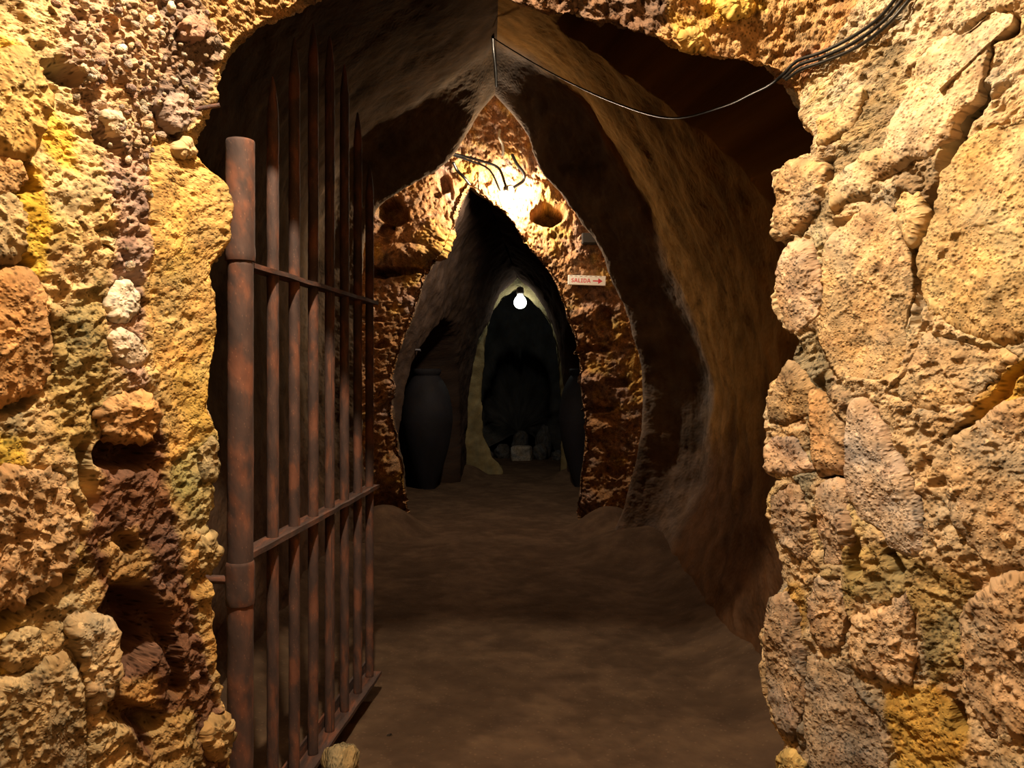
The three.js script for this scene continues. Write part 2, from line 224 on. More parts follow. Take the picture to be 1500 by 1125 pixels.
// stones that can be told apart, and one slab painted for shade: outline, how far proud, colour, roughness, label
const STONES = {
  L: [
    [[[-40, 85], [10, 68], [42, 78], [62, 115], [70, 150], [58, 212], [20, 226], [-40, 205]], 0.06, [0.52, 0.35, 0.14], 0.8],
    [[[-40, 232], [5, 226], [30, 238], [42, 262], [22, 286], [-40, 292]], 0.03, [0.42, 0.26, 0.12], 0.7],
    [[[-40, 290], [4, 278], [25, 288], [36, 322], [34, 360], [18, 384], [-40, 380]], 0.045, [0.40, 0.30, 0.17], 0.8],
    [[[-40, 405], [12, 396], [45, 402], [58, 428], [60, 470], [74, 535], [60, 574], [20, 588], [-40, 594]], 0.06, [0.50, 0.28, 0.12], 0.6],
    [[[154, 166], [174, 162], [189, 184], [179, 200], [162, 190]], 0.022, [0.66, 0.52, 0.36], 0.6],
    [[[160, 430], [170, 413], [190, 412], [204, 428], [203, 455], [187, 471], [167, 470], [158, 450]], 0.032, [0.72, 0.60, 0.46], 0.6],
    [[[154, 492], [174, 478], [198, 490], [217, 517], [205, 534], [185, 540], [165, 522]], 0.04, [0.74, 0.60, 0.46], 0.35],
    [[[142, 606], [165, 584], [205, 572], [226, 592], [230, 634], [212, 650], [160, 642]], 0.045, [0.48, 0.29, 0.14], 0.9],
    [[[100, 906], [135, 898], [164, 918], [171, 990], [153, 1030], [136, 1046], [126, 1026], [118, 982], [107, 948]], 0.06, [0.58, 0.42, 0.24], 0.7],
    [[[-40, 992], [36, 990], [96, 956], [117, 990], [127, 1060], [130, 1150], [-40, 1150]], 0.05, [0.44, 0.33, 0.19], 0.8],
    [[[20, 926], [45, 918], [62, 936], [60, 960], [22, 978], [2, 962], [3, 940]], 0.03, [0.58, 0.42, 0.22], 0.7],
    [[[-40, 704], [30, 682], [98, 692], [117, 742], [119, 800], [86, 846], [50, 868], [12, 890], [-40, 884]], 0.05, [0.48, 0.31, 0.17], 1.3],
    [[[96, 338], [112, 322], [124, 340], [118, 362], [100, 360]], 0.02, [0.50, 0.36, 0.16], 0.7],
    [[[138, 338], [160, 326], [178, 350], [168, 366], [146, 362]], 0.025, [0.62, 0.48, 0.28], 0.7],
    [[[242, 150], [268, 132], [284, 160], [276, 186], [252, 190]], 0.03, [0.34, 0.25, 0.20], 1.0],
    [[[270, 30], [292, 20], [302, 44], [288, 58], [272, 50]], 0.022, [0.46, 0.27, 0.19], 0.7],
    [[[262, 214], [276, 206], [286, 222], [276, 232], [264, 228]], 0.03, [0.55, 0.40, 0.22], 0.7],
    [[[286, 800], [306, 784], [320, 806], [312, 838], [292, 836]], 0.03, [0.44, 0.34, 0.19], 0.8],
    [[[292, 660], [312, 640], [322, 672], [314, 704], [296, 700]], 0.028, [0.40, 0.32, 0.18], 0.9],
    [[[300, 1062], [322, 1050], [338, 1082], [326, 1112], [304, 1104]], 0.03, [0.46, 0.31, 0.15], 0.8],
  ],
  R: [
    [[[1340, 88], [1367, 61], [1407, 45], [1447, 16], [1487, 11], [1484, 29], [1449, 61], [1444, 88], [1428, 149], [1401, 171], [1388, 203], [1361, 227], [1335, 232], [1308, 253], [1287, 261], [1297, 208], [1313, 160], [1329, 128]], 0.05, [0.62, 0.47, 0.31], 0.5],
    [[[1398, 218], [1436, 190], [1500, 168], [1560, 160], [1560, 470], [1470, 500], [1402, 482], [1352, 442], [1348, 385], [1362, 340], [1374, 282]], 0.045, [0.60, 0.43, 0.22], 0.7],
    [[[1252, 315], [1273, 300], [1292, 300], [1314, 320], [1321, 349], [1333, 384], [1337, 440], [1325, 480], [1328, 530], [1290, 558], [1230, 550], [1197, 500], [1208, 440], [1210, 387], [1216, 349]], 0.04, [0.60, 0.43, 0.25], 0.6],
    [[[1225, 267], [1260, 232], [1292, 219], [1287, 248], [1271, 280], [1249, 288], [1220, 304]], 0.035, [0.60, 0.44, 0.26], 0.5],
    [[[1134, 258], [1160, 237], [1186, 238], [1212, 247], [1204, 290], [1184, 322], [1150, 342], [1133, 338], [1137, 300]], 0.05, [0.50, 0.34, 0.19], 0.9],
    [[[1165, 355], [1184, 362], [1198, 400], [1204, 440], [1192, 468], [1166, 484], [1152, 478], [1141, 440], [1143, 397], [1152, 367]], 0.045, [0.58, 0.41, 0.28], 0.7],
    [[[1203, 174], [1223, 161], [1260, 132], [1260, 160], [1249, 187], [1217, 208], [1201, 212]], 0.04, [0.64, 0.45, 0.23], 0.6],
    [[[1246, 595], [1262, 586], [1283, 604], [1299, 640], [1315, 674], [1336, 711], [1349, 767], [1352, 808], [1330, 814], [1299, 805], [1287, 777], [1255, 758], [1243, 718], [1240, 655]], 0.045, [0.57, 0.45, 0.36], 0.45],
    [[[1127, 592], [1143, 558], [1157, 535], [1175, 546], [1189, 570], [1189, 608], [1152, 622], [1128, 620]], 0.045, [0.44, 0.31, 0.18], 0.6],
    [[[1120, 660], [1133, 641], [1164, 641], [1180, 665], [1193, 689], [1160, 699], [1128, 688]], 0.045, [0.58, 0.41, 0.29], 0.8],
    [[[1130, 727], [1150, 716], [1174, 707], [1184, 750], [1189, 813], [1166, 818], [1139, 790]], 0.04, [0.46, 0.34, 0.24], 0.9],
    [[[1187, 572], [1205, 581], [1234, 620], [1240, 660], [1234, 694], [1202, 690], [1191, 660]], 0.04, [0.52, 0.34, 0.19], 0.6],
    [[[1129, 884], [1146, 874], [1164, 892], [1174, 950], [1183, 1020], [1165, 1078], [1143, 1073], [1122, 1020], [1119, 940]], 0.04, [0.42, 0.31, 0.22], 0.9],
    [[[1252, 903], [1273, 900], [1327, 868], [1335, 900], [1340, 962], [1329, 1000], [1303, 998], [1281, 983], [1252, 978], [1242, 938]], 0.045, [0.60, 0.43, 0.28], 1.0],
    [[[1402, 652], [1440, 614], [1520, 566], [1560, 560], [1560, 820], [1450, 828], [1392, 762]], 0.03, [0.54, 0.39, 0.24], 0.9],
    [[[1402, 902], [1470, 852], [1560, 846], [1560, 1060], [1450, 1080], [1408, 1002]], 0.03, [0.52, 0.36, 0.22], 1.0],
    [[[1352, 492], [1402, 496], [1470, 510], [1490, 522], [1422, 584], [1352, 600], [1300, 578], [1330, 545]], 0.03, [0.56, 0.41, 0.25], 0.9],
    [[[1186, 966], [1238, 990], [1284, 1050], [1300, 1140], [1200, 1150], [1180, 1070]], 0.03, [0.40, 0.31, 0.23], 0.7],  // grey slab added where a shadow falls; its tone stands for the shade
    [[[1196, 712], [1236, 706], [1244, 770], [1232, 830], [1204, 826], [1196, 780]], 0.03, [0.56, 0.40, 0.27], 0.8],
    [[[1190, 846], [1228, 846], [1240, 900], [1228, 944], [1196, 950], [1184, 896]], 0.03, [0.56, 0.39, 0.25], 0.9],
    [[[1322, 275], [1345, 290], [1350, 325], [1338, 352], [1320, 330], [1314, 300]], 0.03, [0.60, 0.43, 0.23], 0.7],
    [[[1138, 1112], [1156, 1102], [1176, 1118], [1184, 1160], [1140, 1160]], 0.03, [0.56, 0.40, 0.16], 0.7],
  ],
  T: [
    [[[1000, 52], [1016, 44], [1034, 58], [1028, 74], [1006, 68]], 0.03, [0.58, 0.38, 0.12], 0.8],
    [[[1056, 0], [1092, -12], [1110, 8], [1096, 28], [1066, 24]], 0.035, [0.64, 0.42, 0.10], 0.7],
    [[[1180, 106], [1206, 96], [1226, 112], [1214, 136], [1188, 130]], 0.03, [0.46, 0.25, 0.14], 0.9],
  ],
};
const ready = {};
for (const f of 'LTR') {
  const F_ = FACE[f], to = p => p.map(q => onFace(F_, q[0], q[1]));
  ready[f] = { zones: ZONES[f].map(z => { const p = to(z.p); return { ...z, p, b: box4(p, 0.06) }; }), hollows: HOLLOWS[f].map(h => [onFace(F_, h[0], h[1]), onFace(F_, h[2], h[3]), h[4], h[5]]), stones: STONES[f].map(s => { const p = to(s[0]); return { p, b: box4(p, 0.03) }; }) };
}
// the lintel's own axes: along x and outward
const onTop = (px, py) => { const p = hit(FACE.T, px, py); return [p.clone().sub(FACE.T.o).dot(FACE.T.u), p.x]; };
{ const to = p => p.map(q => onTop(q[0], q[1])); ready.T.zones.forEach((z, i) => { z.p = to(ZONES.T[i].p); z.b = box4(z.p, 0.06); }); ready.T.hollows = HOLLOWS.T.map(h => [onTop(h[0], h[1]), onTop(h[2], h[3]), h[4], h[5]]); ready.T.stones.forEach((s, i) => { s.p = to(STONES.T[i][0]); s.b = box4(s.p, 0.03); }); }
const BASE = { L: [0.56, 0.39, 0.19], R: [0.56, 0.415, 0.26], T: [0.46, 0.27, 0.12] };
function frontLook(f) {
  const F_ = FACE[f], R = ready[f], d_ = V(0, 0, 0);
  return (p, n, i, j) => {
    const s = SJ[j]; d_.copy(p).sub(F_.o); const u = d_.dot(F_.u), v = f === 'T' ? p.x : p.y;
    const wu = u + 0.016 * fbm(p.x * 14, p.y * 14, p.z * 14, 3), wv = v + 0.016 * fbm(p.x * 14 + 5, p.y * 14, p.z * 14, 3);
    let [r, g, b] = BASE[f], k = 1;
    if (s > -0.2 && s < 1) for (const z of R.zones) { if (wu < z.b[0] || wu > z.b[1] || wv < z.b[2] || wv > z.b[3]) continue; const t = smooth(0.012, -0.012, polyDist(z.p, wu, wv)); if (t > 0) { r = mix(r, z.c[0], t); g = mix(g, z.c[1], t); b = mix(b, z.c[2], t); k = mix(k, z.k, t); } }
    const m1 = fbm(p.x * 5, p.y * 5, p.z * 5, 4), m2 = fbm(p.x * 17 + 3, p.y * 17, p.z * 17, 3), m3 = noise(p.x * 45, p.y * 45, p.z * 45);
    const t1 = smooth(0.05, 0.45, m1), t2 = smooth(0.1, 0.5, m2);
    r *= 1 - 0.22 * t2 + 0.12 * m3; g *= 1 - 0.27 * t2 + 0.12 * m3 + 0.05 * t1; b *= 1 - 0.25 * t2 + 0.12 * m3 - 0.2 * t1 * (f === 'L' ? 1 : 0.5);
    let d = rough(p, k);
    if (s > -0.1 && s < 1.0) {
      for (const h of R.hollows) { const bx = h[1][0] - h[0][0], by = h[1][1] - h[0][1], t = clamp(((wu - h[0][0]) * bx + (wv - h[0][1]) * by) / (bx * bx + by * by + 1e-9)), q = Math.hypot(wu - h[0][0] - bx * t, wv - h[0][1] - by * t); if (q < h[2] * 1.6) d -= h[3] * smooth(h[2] * 1.6, h[2] * 0.5, q); }
      for (const q of R.stones) { if (u < q.b[0] || u > q.b[1] || v < q.b[2] || v > q.b[3]) continue; const t = smooth(0.004, -0.012, polyDist(q.p, wu, wv)); if (t > 0) d = mix(d, Math.min(d, -0.010) - 0.010, t); }
    }
    
    return [d * (s < -0.5 ? 0.5 : 1), r, g, b];
  };
}
function frontPart(f, i0, i1) { return sheet(i1 - i0, SJ.length, (i, j) => rimPoint(i + i0, j), (p, n, i, j) => frontLooks[f](p, n, i, j), false); }
const frontLooks = { L: frontLook('L'), T: frontLook('T'), R: frontLook('R') };
const iA = RIM.findIndex(q => q.w > 0.5), iB = RIM.findIndex(q => q.w > 1.45), NR = RIM.length;
const wallLeft = struct('wall_left', frontPart('L', 0, iA + 1), M.rock, 'ochre rough conglomerate rock wall left of the doorway', 'rock wall');
const lintel = struct('ceiling', frontPart('T', iA, iB + 1), M.rock, 'rough brown rock lintel and roof over the doorway', 'rock ceiling');
const wallRight = struct('wall_right', frontPart('R', iB, NR), M.rock, 'tan stone and mortar wall right of the doorway', 'rock wall');

// the stones set in these walls
function stoneGeometry(f, poly, h, col, k, seed) {
  const F_ = FACE[f], c = V(0, 0, 0), pts = poly.map(q => hit(F_, q[0], q[1])); pts.forEach(q => c.add(q)); c.divideScalar(pts.length);
  const curve = new THREE.CatmullRomCurve3(pts, true, 'catmullrom', 0.15), len = curve.getLength(), NA = Math.round(clamp(len / 0.005, 60, 300)), edge = curve.getSpacedPoints(NA).slice(0, NA), calm = edge.map(e => e.clone());
  const across = f === 'T' ? V(1, 0, 0) : V(0, 1, 0);
  edge.forEach(e => { const a = 0.011 * fbm(e.x * 18 + seed, e.y * 18, e.z * 18, 3, 0.5), b = 0.011 * fbm(e.x * 18 + seed, e.y * 18 + 40, e.z * 18, 3, 0.5); e.addScaledVector(F_.u, a).addScaledVector(across, b); });
  const NR_ = Math.round(clamp(len / 6.3 / 0.005, 14, 56)), tilt = (seed * 37 % 11) / 11 * 6.28;
  return sheet(NA + 1, NR_ + 5, (i, j) => {
    const e = edge[i % NA]; const r = Math.min(1, j / NR_);
    const p = c.clone().lerp(calm[i % NA], Math.max(0.004, r) * (j > NR_ ? 1 - 0.012 * (j - NR_) : 1)).addScaledVector(e.clone().sub(calm[i % NA]), Math.pow(r, 7));
    const off = p.clone().sub(c), lx = off.dot(F_.u), ly = off.dot(across);
    const dome = (f === 'R' ? 0.26 : 0.34) * h * Math.pow(Math.max(0, 1 - Math.pow(r, 7)), 0.8) - 0.004 + 0.06 * (lx * Math.cos(tilt) + ly * Math.sin(tilt)) * (1 - Math.pow(r, 8));
    return p.addScaledVector(F_.n, j <= NR_ ? dome : -0.004 - 0.011 * (j - NR_));
  }, (p, n, i, j) => {
    const x = p.x + seed * 3.1, y = p.y, z = p.z; let d = 0.020 * fbm(x * 5, y * 5, z * 5, 2) - 0.010 * Math.abs(noise(x * 9, y * 9, z * 9)) + k * (0.012 * fbm(x * 22, y * 22, z * 22, 4, 0.62) - 0.022 * Math.max(0, noise(x * 40, y * 40, z * 40) - 0.18) - 0.018 * Math.max(0, noise(x * 80, y * 80, z * 80) - 0.12));
    const m = fbm(x * 6, y * 6, z * 6, 4), m2 = smooth(0.0, 0.5, fbm(x * 19, y * 19, z * 19, 3)), m3 = noise(x * 48, y * 48, z * 48), a = 1 + 0.2 * m + 0.12 * m3;
    return [d, col[0] * a * (1 - 0.22 * m2), col[1] * a * (1 - 0.27 * m2), col[2] * (a - 0.1 * m) * (1 - 0.26 * m2)];
  }, true, p => [p.clone().sub(F_.o).dot(F_.u) + seed * 0.37, p.dot(across)]);
}
function closeSeam(g, ni, nj) { const p = g.attributes.position, c = g.attributes.color; for (let j = 0; j < nj; j++) { const a = j, b = (ni - 1) * nj + j; p.setXYZ(b, p.getX(a), p.getY(a), p.getZ(a)); c.setXYZ(b, c.getX(a), c.getY(a), c.getZ(a)); } const m = V(0, 0, 0); for (let i = 0; i < ni; i++) m.add(V(p.getX(i * nj), p.getY(i * nj), p.getZ(i * nj))); m.divideScalar(ni); for (let i = 0; i < ni; i++) p.setXYZ(i * nj, m.x, m.y, m.z); g.computeVertexNormals(); const n = g.attributes.normal; for (let j = 0; j < nj; j++) { const a = j, b = (ni - 1) * nj + j, v = V(n.getX(a) + n.getX(b), n.getY(a) + n.getY(b), n.getZ(a) + n.getZ(b)).normalize(); n.setXYZ(a, v.x, v.y, v.z); n.setXYZ(b, v.x, v.y, v.z); } return g; }
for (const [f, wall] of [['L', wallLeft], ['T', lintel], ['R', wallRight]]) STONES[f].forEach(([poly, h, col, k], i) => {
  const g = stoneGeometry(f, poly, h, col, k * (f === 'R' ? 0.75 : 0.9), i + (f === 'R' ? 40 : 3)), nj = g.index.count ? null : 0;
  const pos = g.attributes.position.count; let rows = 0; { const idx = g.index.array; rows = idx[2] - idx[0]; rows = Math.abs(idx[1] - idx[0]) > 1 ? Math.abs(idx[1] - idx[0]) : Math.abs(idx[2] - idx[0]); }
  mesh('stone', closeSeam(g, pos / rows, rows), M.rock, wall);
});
// pebbles of the conglomerate at the upper left
{
  const r = rng(91), base = [];
  for (let v = 0; v < 6; v++) { const g = mergeVertices(new THREE.IcosahedronGeometry(1, 2).deleteAttribute('normal').deleteAttribute('uv')), p = g.attributes.position, col = new Float32Array(p.count * 3), uv = new Float32Array(p.count * 2), tone = [[0.62, 0.48, 0.34], [0.50, 0.36, 0.26], [0.68, 0.55, 0.42], [0.42, 0.26, 0.19], [0.54, 0.40, 0.25], [0.36, 0.24, 0.19]][v]; for (let i = 0; i < p.count; i++) { const x = p.getX(i), y = p.getY(i), z = p.getZ(i), d = 1 + 0.3 * noise(x * 1.3 + v * 7, y * 1.3, z * 1.3) + 0.12 * noise(x * 3 + v * 5, y * 3, z * 3); p.setXYZ(i, x * d, y * d * 0.8, z * d * 0.75); col.set(tone.map(t => t * (1 + 0.1 * noise(x * 4, y * 4, z * 4 + v))), i * 3); uv[i * 2] = x * 0.05; uv[i * 2 + 1] = y * 0.05; } g.setAttribute('color', new THREE.BufferAttribute(col, 3)); g.setAttribute('uv', new THREE.BufferAttribute(uv, 2)); g.computeVertexNormals(); base.push(g); }
  const zone = [[80, 0], [330, 0], [318, 60], [296, 150], [262, 196], [225, 240], [222, 330], [205, 420], [170, 420], [170, 330], [150, 230], [105, 120]];
  let n = 0, tries = 0; const ray = new THREE.Raycaster();
  while (n < 150 && tries++ < 2000) {
    const px = 70 + r() * 270, py = r() * 430; if (!inPoly(zone, px, py)) continue;
    const u = onFace(FACE.L, px, py), p = hit(FACE.L, px, py), s = 0.004 + 0.009 * Math.pow(r(), 2.2) + 0.001; 
    const m = mesh('pebble', base[Math.floor(r() * 6)], M.rock, wallLeft); m.scale.set(s, s, s); m.rotation.set(r() * 6, r() * 6, r() * 6);
    m.position.copy(p).addScaledVector(FACE.L.n, rough(p, 1.35) - s * 0.15); n++;
  }
}

// ---------------------------------------------------------------- floor and the wall behind the camera
{
  const zs = []; for (let z = 3.9; z > -2.4; z -= 0.06) zs.push(z); for (let z = -2.4; z > -5; z -= 0.015) zs.push(z); for (let z = -5; z > -8; z -= 0.025) zs.push(z); for (let z = -8; z > -13.8; z -= 0.05) zs.push(z);
  const xs = []; for (let x = -1.9; x <= 1.91; x += 0.02) xs.push(x);
  const g = sheet(xs.length, zs.length, (i, j) => V(xs[i], 0, zs[j]), (p) => {
        const m = fbm(p.x * 2.2, 0, p.z * 2.2, 4), m2 = fbm(p.x * 12, 2, p.z * 12, 3), a = 1 + 0.18 * m + 0.12 * m2;
    const hump = (x, z, r, h) => { const q = Math.hypot(p.x - x, (p.z - z) * 0.8) / r; return q < 1 ? h * (1 - q * q) ** 2 : 0; }, mound = hump(0.86, -6.95, 0.42, 0.2) + hump(-1.12, -6.95, 0.45, 0.2) + hump(0.92, -6.1, 0.5, 0.16) + hump(-0.62, -10.35, 0.4, 0.16) + hump(0.78, -10.3, 0.35, 0.12) + 0.16 * smooth(0.82, 1.3, p.x + 0.08 * m) * smooth(-2.5, -3.4, p.z) * smooth(-6.6, -5.8, p.z) + 0.12 * smooth(-0.95, -1.35, p.x) * smooth(-2.5, -3.4, p.z) * smooth(-6.6, -5.8, p.z);
    const pt = smooth(-0.15, 0.25, m + 0.4 * m2), c = [mix(0.10, 0.125, pt), mix(0.063, 0.079, pt), mix(0.042, 0.052, pt)];
    return [mound + 0.022 * fbm(p.x * 1.7, 0, p.z * 1.7, 3) + 0.006 * m2 + 0.003 * noise(p.x * 60, 0, p.z * 60) + 0.05 * Math.pow(clamp(Math.abs(p.x + 0.05) - 0.55), 2) * smooth(-5, -6.5, p.z), c[0] * a, c[1] * a, c[2] * a];
  });
  struct('floor', g, M.dirt, 'trodden earth floor running through the cave passage', 'floor');
  const b = sheet(70, 60, (i, j) => V(-2 + 4 * i / 69, -0.1 + 4.2 * j / 59, 3.6), (p) => [rough(p, 1) * 2, 0.5, 0.35, 0.2], true);
  struct('wall_back', b, M.rock, 'rough rock wall behind the viewer closing the entrance room', 'rock wall');
}

// ---------------------------------------------------------------- chamber between the doorway and the first arch
function resample(pts, n) { const c = new THREE.CatmullRomCurve3(pts, false, 'centripetal'); return c.getSpacedPoints(n - 1); }
const pxs = (list, d) => list.map(q => at(q[0], q[1], d));
const xy = (list, z) => list.map(q => V(q[0], q[1], z));
function loft(rings, nProf, zList) {                                 // rings ordered by z; returns (i along z, j along profile)
  const R = rings.map(r => resample(r, nProf)), zs = R.map(r => r[0].z);
  return (i, j) => {
    const z = zList[i]; let k = 0; while (k < zs.length - 2 && z < zs[k + 1]) k++;
    const t = clamp((z - zs[k]) / (zs[k + 1] - zs[k])), g = q => R[clamp(q, 0, R.length - 1)][j], a = g(k - 1), b = g(k), c = g(k + 1), d = g(k + 2), t2 = t * t, t3 = t2 * t;
    const h = (A, B, C, D, za, zb, zc, zd) => { const m1 = (C - A) / ((zc - za) || 1) * (zc - zb), m2 = (D - B) / ((zd - zb) || 1) * (zc - zb); return (2 * t3 - 3 * t2 + 1) * B + (t3 - 2 * t2 + t) * m1 + (-2 * t3 + 3 * t2) * C + (t3 - t2) * m2; };
    return V(h(a.x, b.x, c.x, d.x, a.z, b.z, c.z, d.z), h(a.y, b.y, c.y, d.y, a.z, b.z, c.z, d.z), z);
  };
}
const zRange = (a, b, s) => { const o = []; for (let z = a; z > b + 1e-6; z -= s) o.push(z); o.push(b); return o; };
const D1 = 6.2, D2 = 7.1, D3 = 10.6;
const ARCH1_R = [[725, 138], [750, 165], [772, 195], [781, 210], [790, 238], [806, 265], [826, 286], [850, 321], [871, 349], [882, 370], [891, 400], [903, 430], [921, 461], [931, 494], [941, 540], [946, 600], [940, 650], [925, 710], [905, 770], [893, 800], [885, 830]];
const ARCH1_L = [[725, 138], [700, 166], [655, 233], [620, 260], [580, 284], [551, 302], [534, 345], [528, 420], [525, 500], [528, 600], [532, 700], [536, 790], [536, 830]];
const grow = (list, d, k, dy = 0) => pxs(list, d).map(p => V(-0.12 + (p.x + 0.12) * k, p.y < 0.4 ? p.y : 0.4 + (p.y - 0.4) * (1 + (k - 1) * 0.45) + dy, -d));
const ringsR = [
  xy([[-0.05, 3.45], [0.25, 3.28], [0.6, 2.95], [0.92, 2.5], [1.12, 2.05], [1.2, 1.5], [1.22, 1.0], [1.24, 0.5], [1.3, 0.1], [1.45, -0.15]], -2.2),
  xy([[-0.06, 3.52], [0.25, 3.32], [0.6, 2.96], [0.9, 2.5], [1.1, 2.02], [1.19, 1.5], [1.2, 1.0], [1.17, 0.5], [1.12, 0.12], [1.1, -0.15]], -3.6),
  xy([[-0.09, 3.70], [0.22, 3.5], [0.52, 3.15], [0.8, 2.75], [1.04, 2.3], [1.23, 1.88], [1.34, 1.42], [1.36, 1.0], [1.28, 0.5], [1.12, 0.12], [1.05, -0.15]], -5.0),
  xy([[-0.11, 3.78], [0.2, 3.58], [0.55, 3.22], [0.77, 2.86], [1.02, 2.36], [1.23, 1.9], [1.42, 1.42], [1.44, 1.0], [1.34, 0.5], [1.12, 0.12], [1.0, -0.15]], -5.72),
  xy([[-0.12, 3.66], [0.16, 3.42], [0.45, 3.02], [0.68, 2.64], [0.92, 2.22], [1.12, 1.84], [1.29, 1.42], [1.30, 1.02], [1.2, 0.52], [0.99, 0.12], [0.9, -0.15]], -6.02),
  pxs(ARCH1_R, D1), grow(ARCH1_R, D1 + 0.12, 1.03), grow(ARCH1_R, D1 + 0.28, 1.22, 0.1), grow(ARCH1_R, D1 + 0.5, 1.4, 0.15), grow(ARCH1_R, D1 + 1.1, 1.42, 0.15)];
const ringsL = [
  xy([[-0.05, 3.45], [-0.4, 3.3], [-0.8, 3.0], [-1.1, 2.6], [-1.22, 2.1], [-1.24, 1.5], [-1.22, 1.0], [-1.22, 0.5], [-1.25, 0.1], [-1.4, -0.15]], -2.2),
  xy([[-0.06, 3.52], [-0.4, 3.32], [-0.85, 3.0], [-1.16, 2.6], [-1.28, 2.1], [-1.3, 1.5], [-1.28, 1.0], [-1.25, 0.5], [-1.22, 0.1], [-1.2, -0.15]], -3.6),
  xy([[-0.09, 3.70], [-0.4, 3.46], [-0.9, 3.14], [-1.25, 2.78], [-1.42, 2.3], [-1.46, 1.6], [-1.44, 1.0], [-1.38, 0.5], [-1.3, 0.1], [-1.28, -0.15]], -5.0),
  xy([[-0.11, 3.78], [-0.4, 3.52], [-0.85, 3.22], [-1.25, 2.9], [-1.45, 2.5], [-1.52, 1.7], [-1.5, 1.0], [-1.42, 0.5], [-1.3, 0.1], [-1.26, -0.12]], -5.72),
  xy([[-0.12, 3.66], [-0.36, 3.4], [-0.75, 3.12], [-1.15, 2.82], [-1.34, 2.5], [-1.4, 1.7], [-1.38, 1.0], [-1.32, 0.5], [-1.24, 0.1], [-1.2, -0.12]], -6.02),
  pxs(ARCH1_L, D1), grow(ARCH1_L, D1 + 0.12, 1.03), grow(ARCH1_L, D1 + 0.28, 1.2, 0.1), grow(ARCH1_L, D1 + 0.5, 1.36, 0.15), grow(ARCH1_L, D1 + 1.1, 1.38, 0.15)];
{
  const zl = [...zRange(-2.2, -5.6, 0.02), ...zRange(-5.61, -D1 - 0.4, 0.0095), ...zRange(-D1 - 0.42, -D1 - 1.1, 0.03)], N = 300;
  const fr = loft(ringsR, N, zl), fl = loft(ringsL, N, zl);
  const look = side => (p, n) => {
    const s = fbm(p.x * 2.2, p.y * 2.2, p.z * 2.2, 4), f = fbm(p.x * 11, p.y * 11, p.z * 5, 4), st = fbm(p.x * 20, p.y * 2.5, p.z * 20, 4), band = smooth(-5.5, -5.8, p.z + 0.12 * s);   // grey dressed band by the arch
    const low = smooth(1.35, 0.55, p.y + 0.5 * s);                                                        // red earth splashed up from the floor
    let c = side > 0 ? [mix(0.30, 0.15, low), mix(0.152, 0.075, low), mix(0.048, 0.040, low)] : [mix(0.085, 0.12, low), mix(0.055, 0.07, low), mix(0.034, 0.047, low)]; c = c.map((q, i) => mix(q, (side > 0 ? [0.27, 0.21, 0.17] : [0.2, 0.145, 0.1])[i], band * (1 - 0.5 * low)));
    const pk = p.z < -D1 - 0.2 ? 1 : 0; if (pk) c = [0.40, 0.25, 0.13];
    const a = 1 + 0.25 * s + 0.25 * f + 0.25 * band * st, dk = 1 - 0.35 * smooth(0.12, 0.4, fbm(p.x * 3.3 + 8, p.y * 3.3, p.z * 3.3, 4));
    const d = 0.05 * s + 0.007 * f + 0.008 * band * st + 0.004 * noise(p.x * 40, p.y * 40, p.z * 40) + (pk ? rough(p, 1) : 0);
    const q = ((p.z + 3.5) * 0.5 + (p.y - 2.35) * 0.53) / 0.729 + 0.05 * noise(p.x * 4, p.y * 4, p.z * 4), hol = side > 0 && p.z > -5.2 ? 0.55 * smooth(0.0, 0.10, q) * smooth(0.2, 0.55, p.x) * smooth(1.5, 1.9, p.y) : 0;
    return [-hol + d * smooth(0.05, 0.3, Math.abs(p.x + 0.1) + Math.max(0, 3 - p.y)), c[0] * a * dk, c[1] * a * dk, c[2] * a * dk];
  };
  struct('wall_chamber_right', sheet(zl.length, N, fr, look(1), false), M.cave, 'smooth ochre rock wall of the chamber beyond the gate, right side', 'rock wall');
  struct('wall_chamber_left', sheet(zl.length, N, fl, look(-1), true), M.cave, 'dark rock wall and sloping roof behind the iron gate', 'rock wall');
}

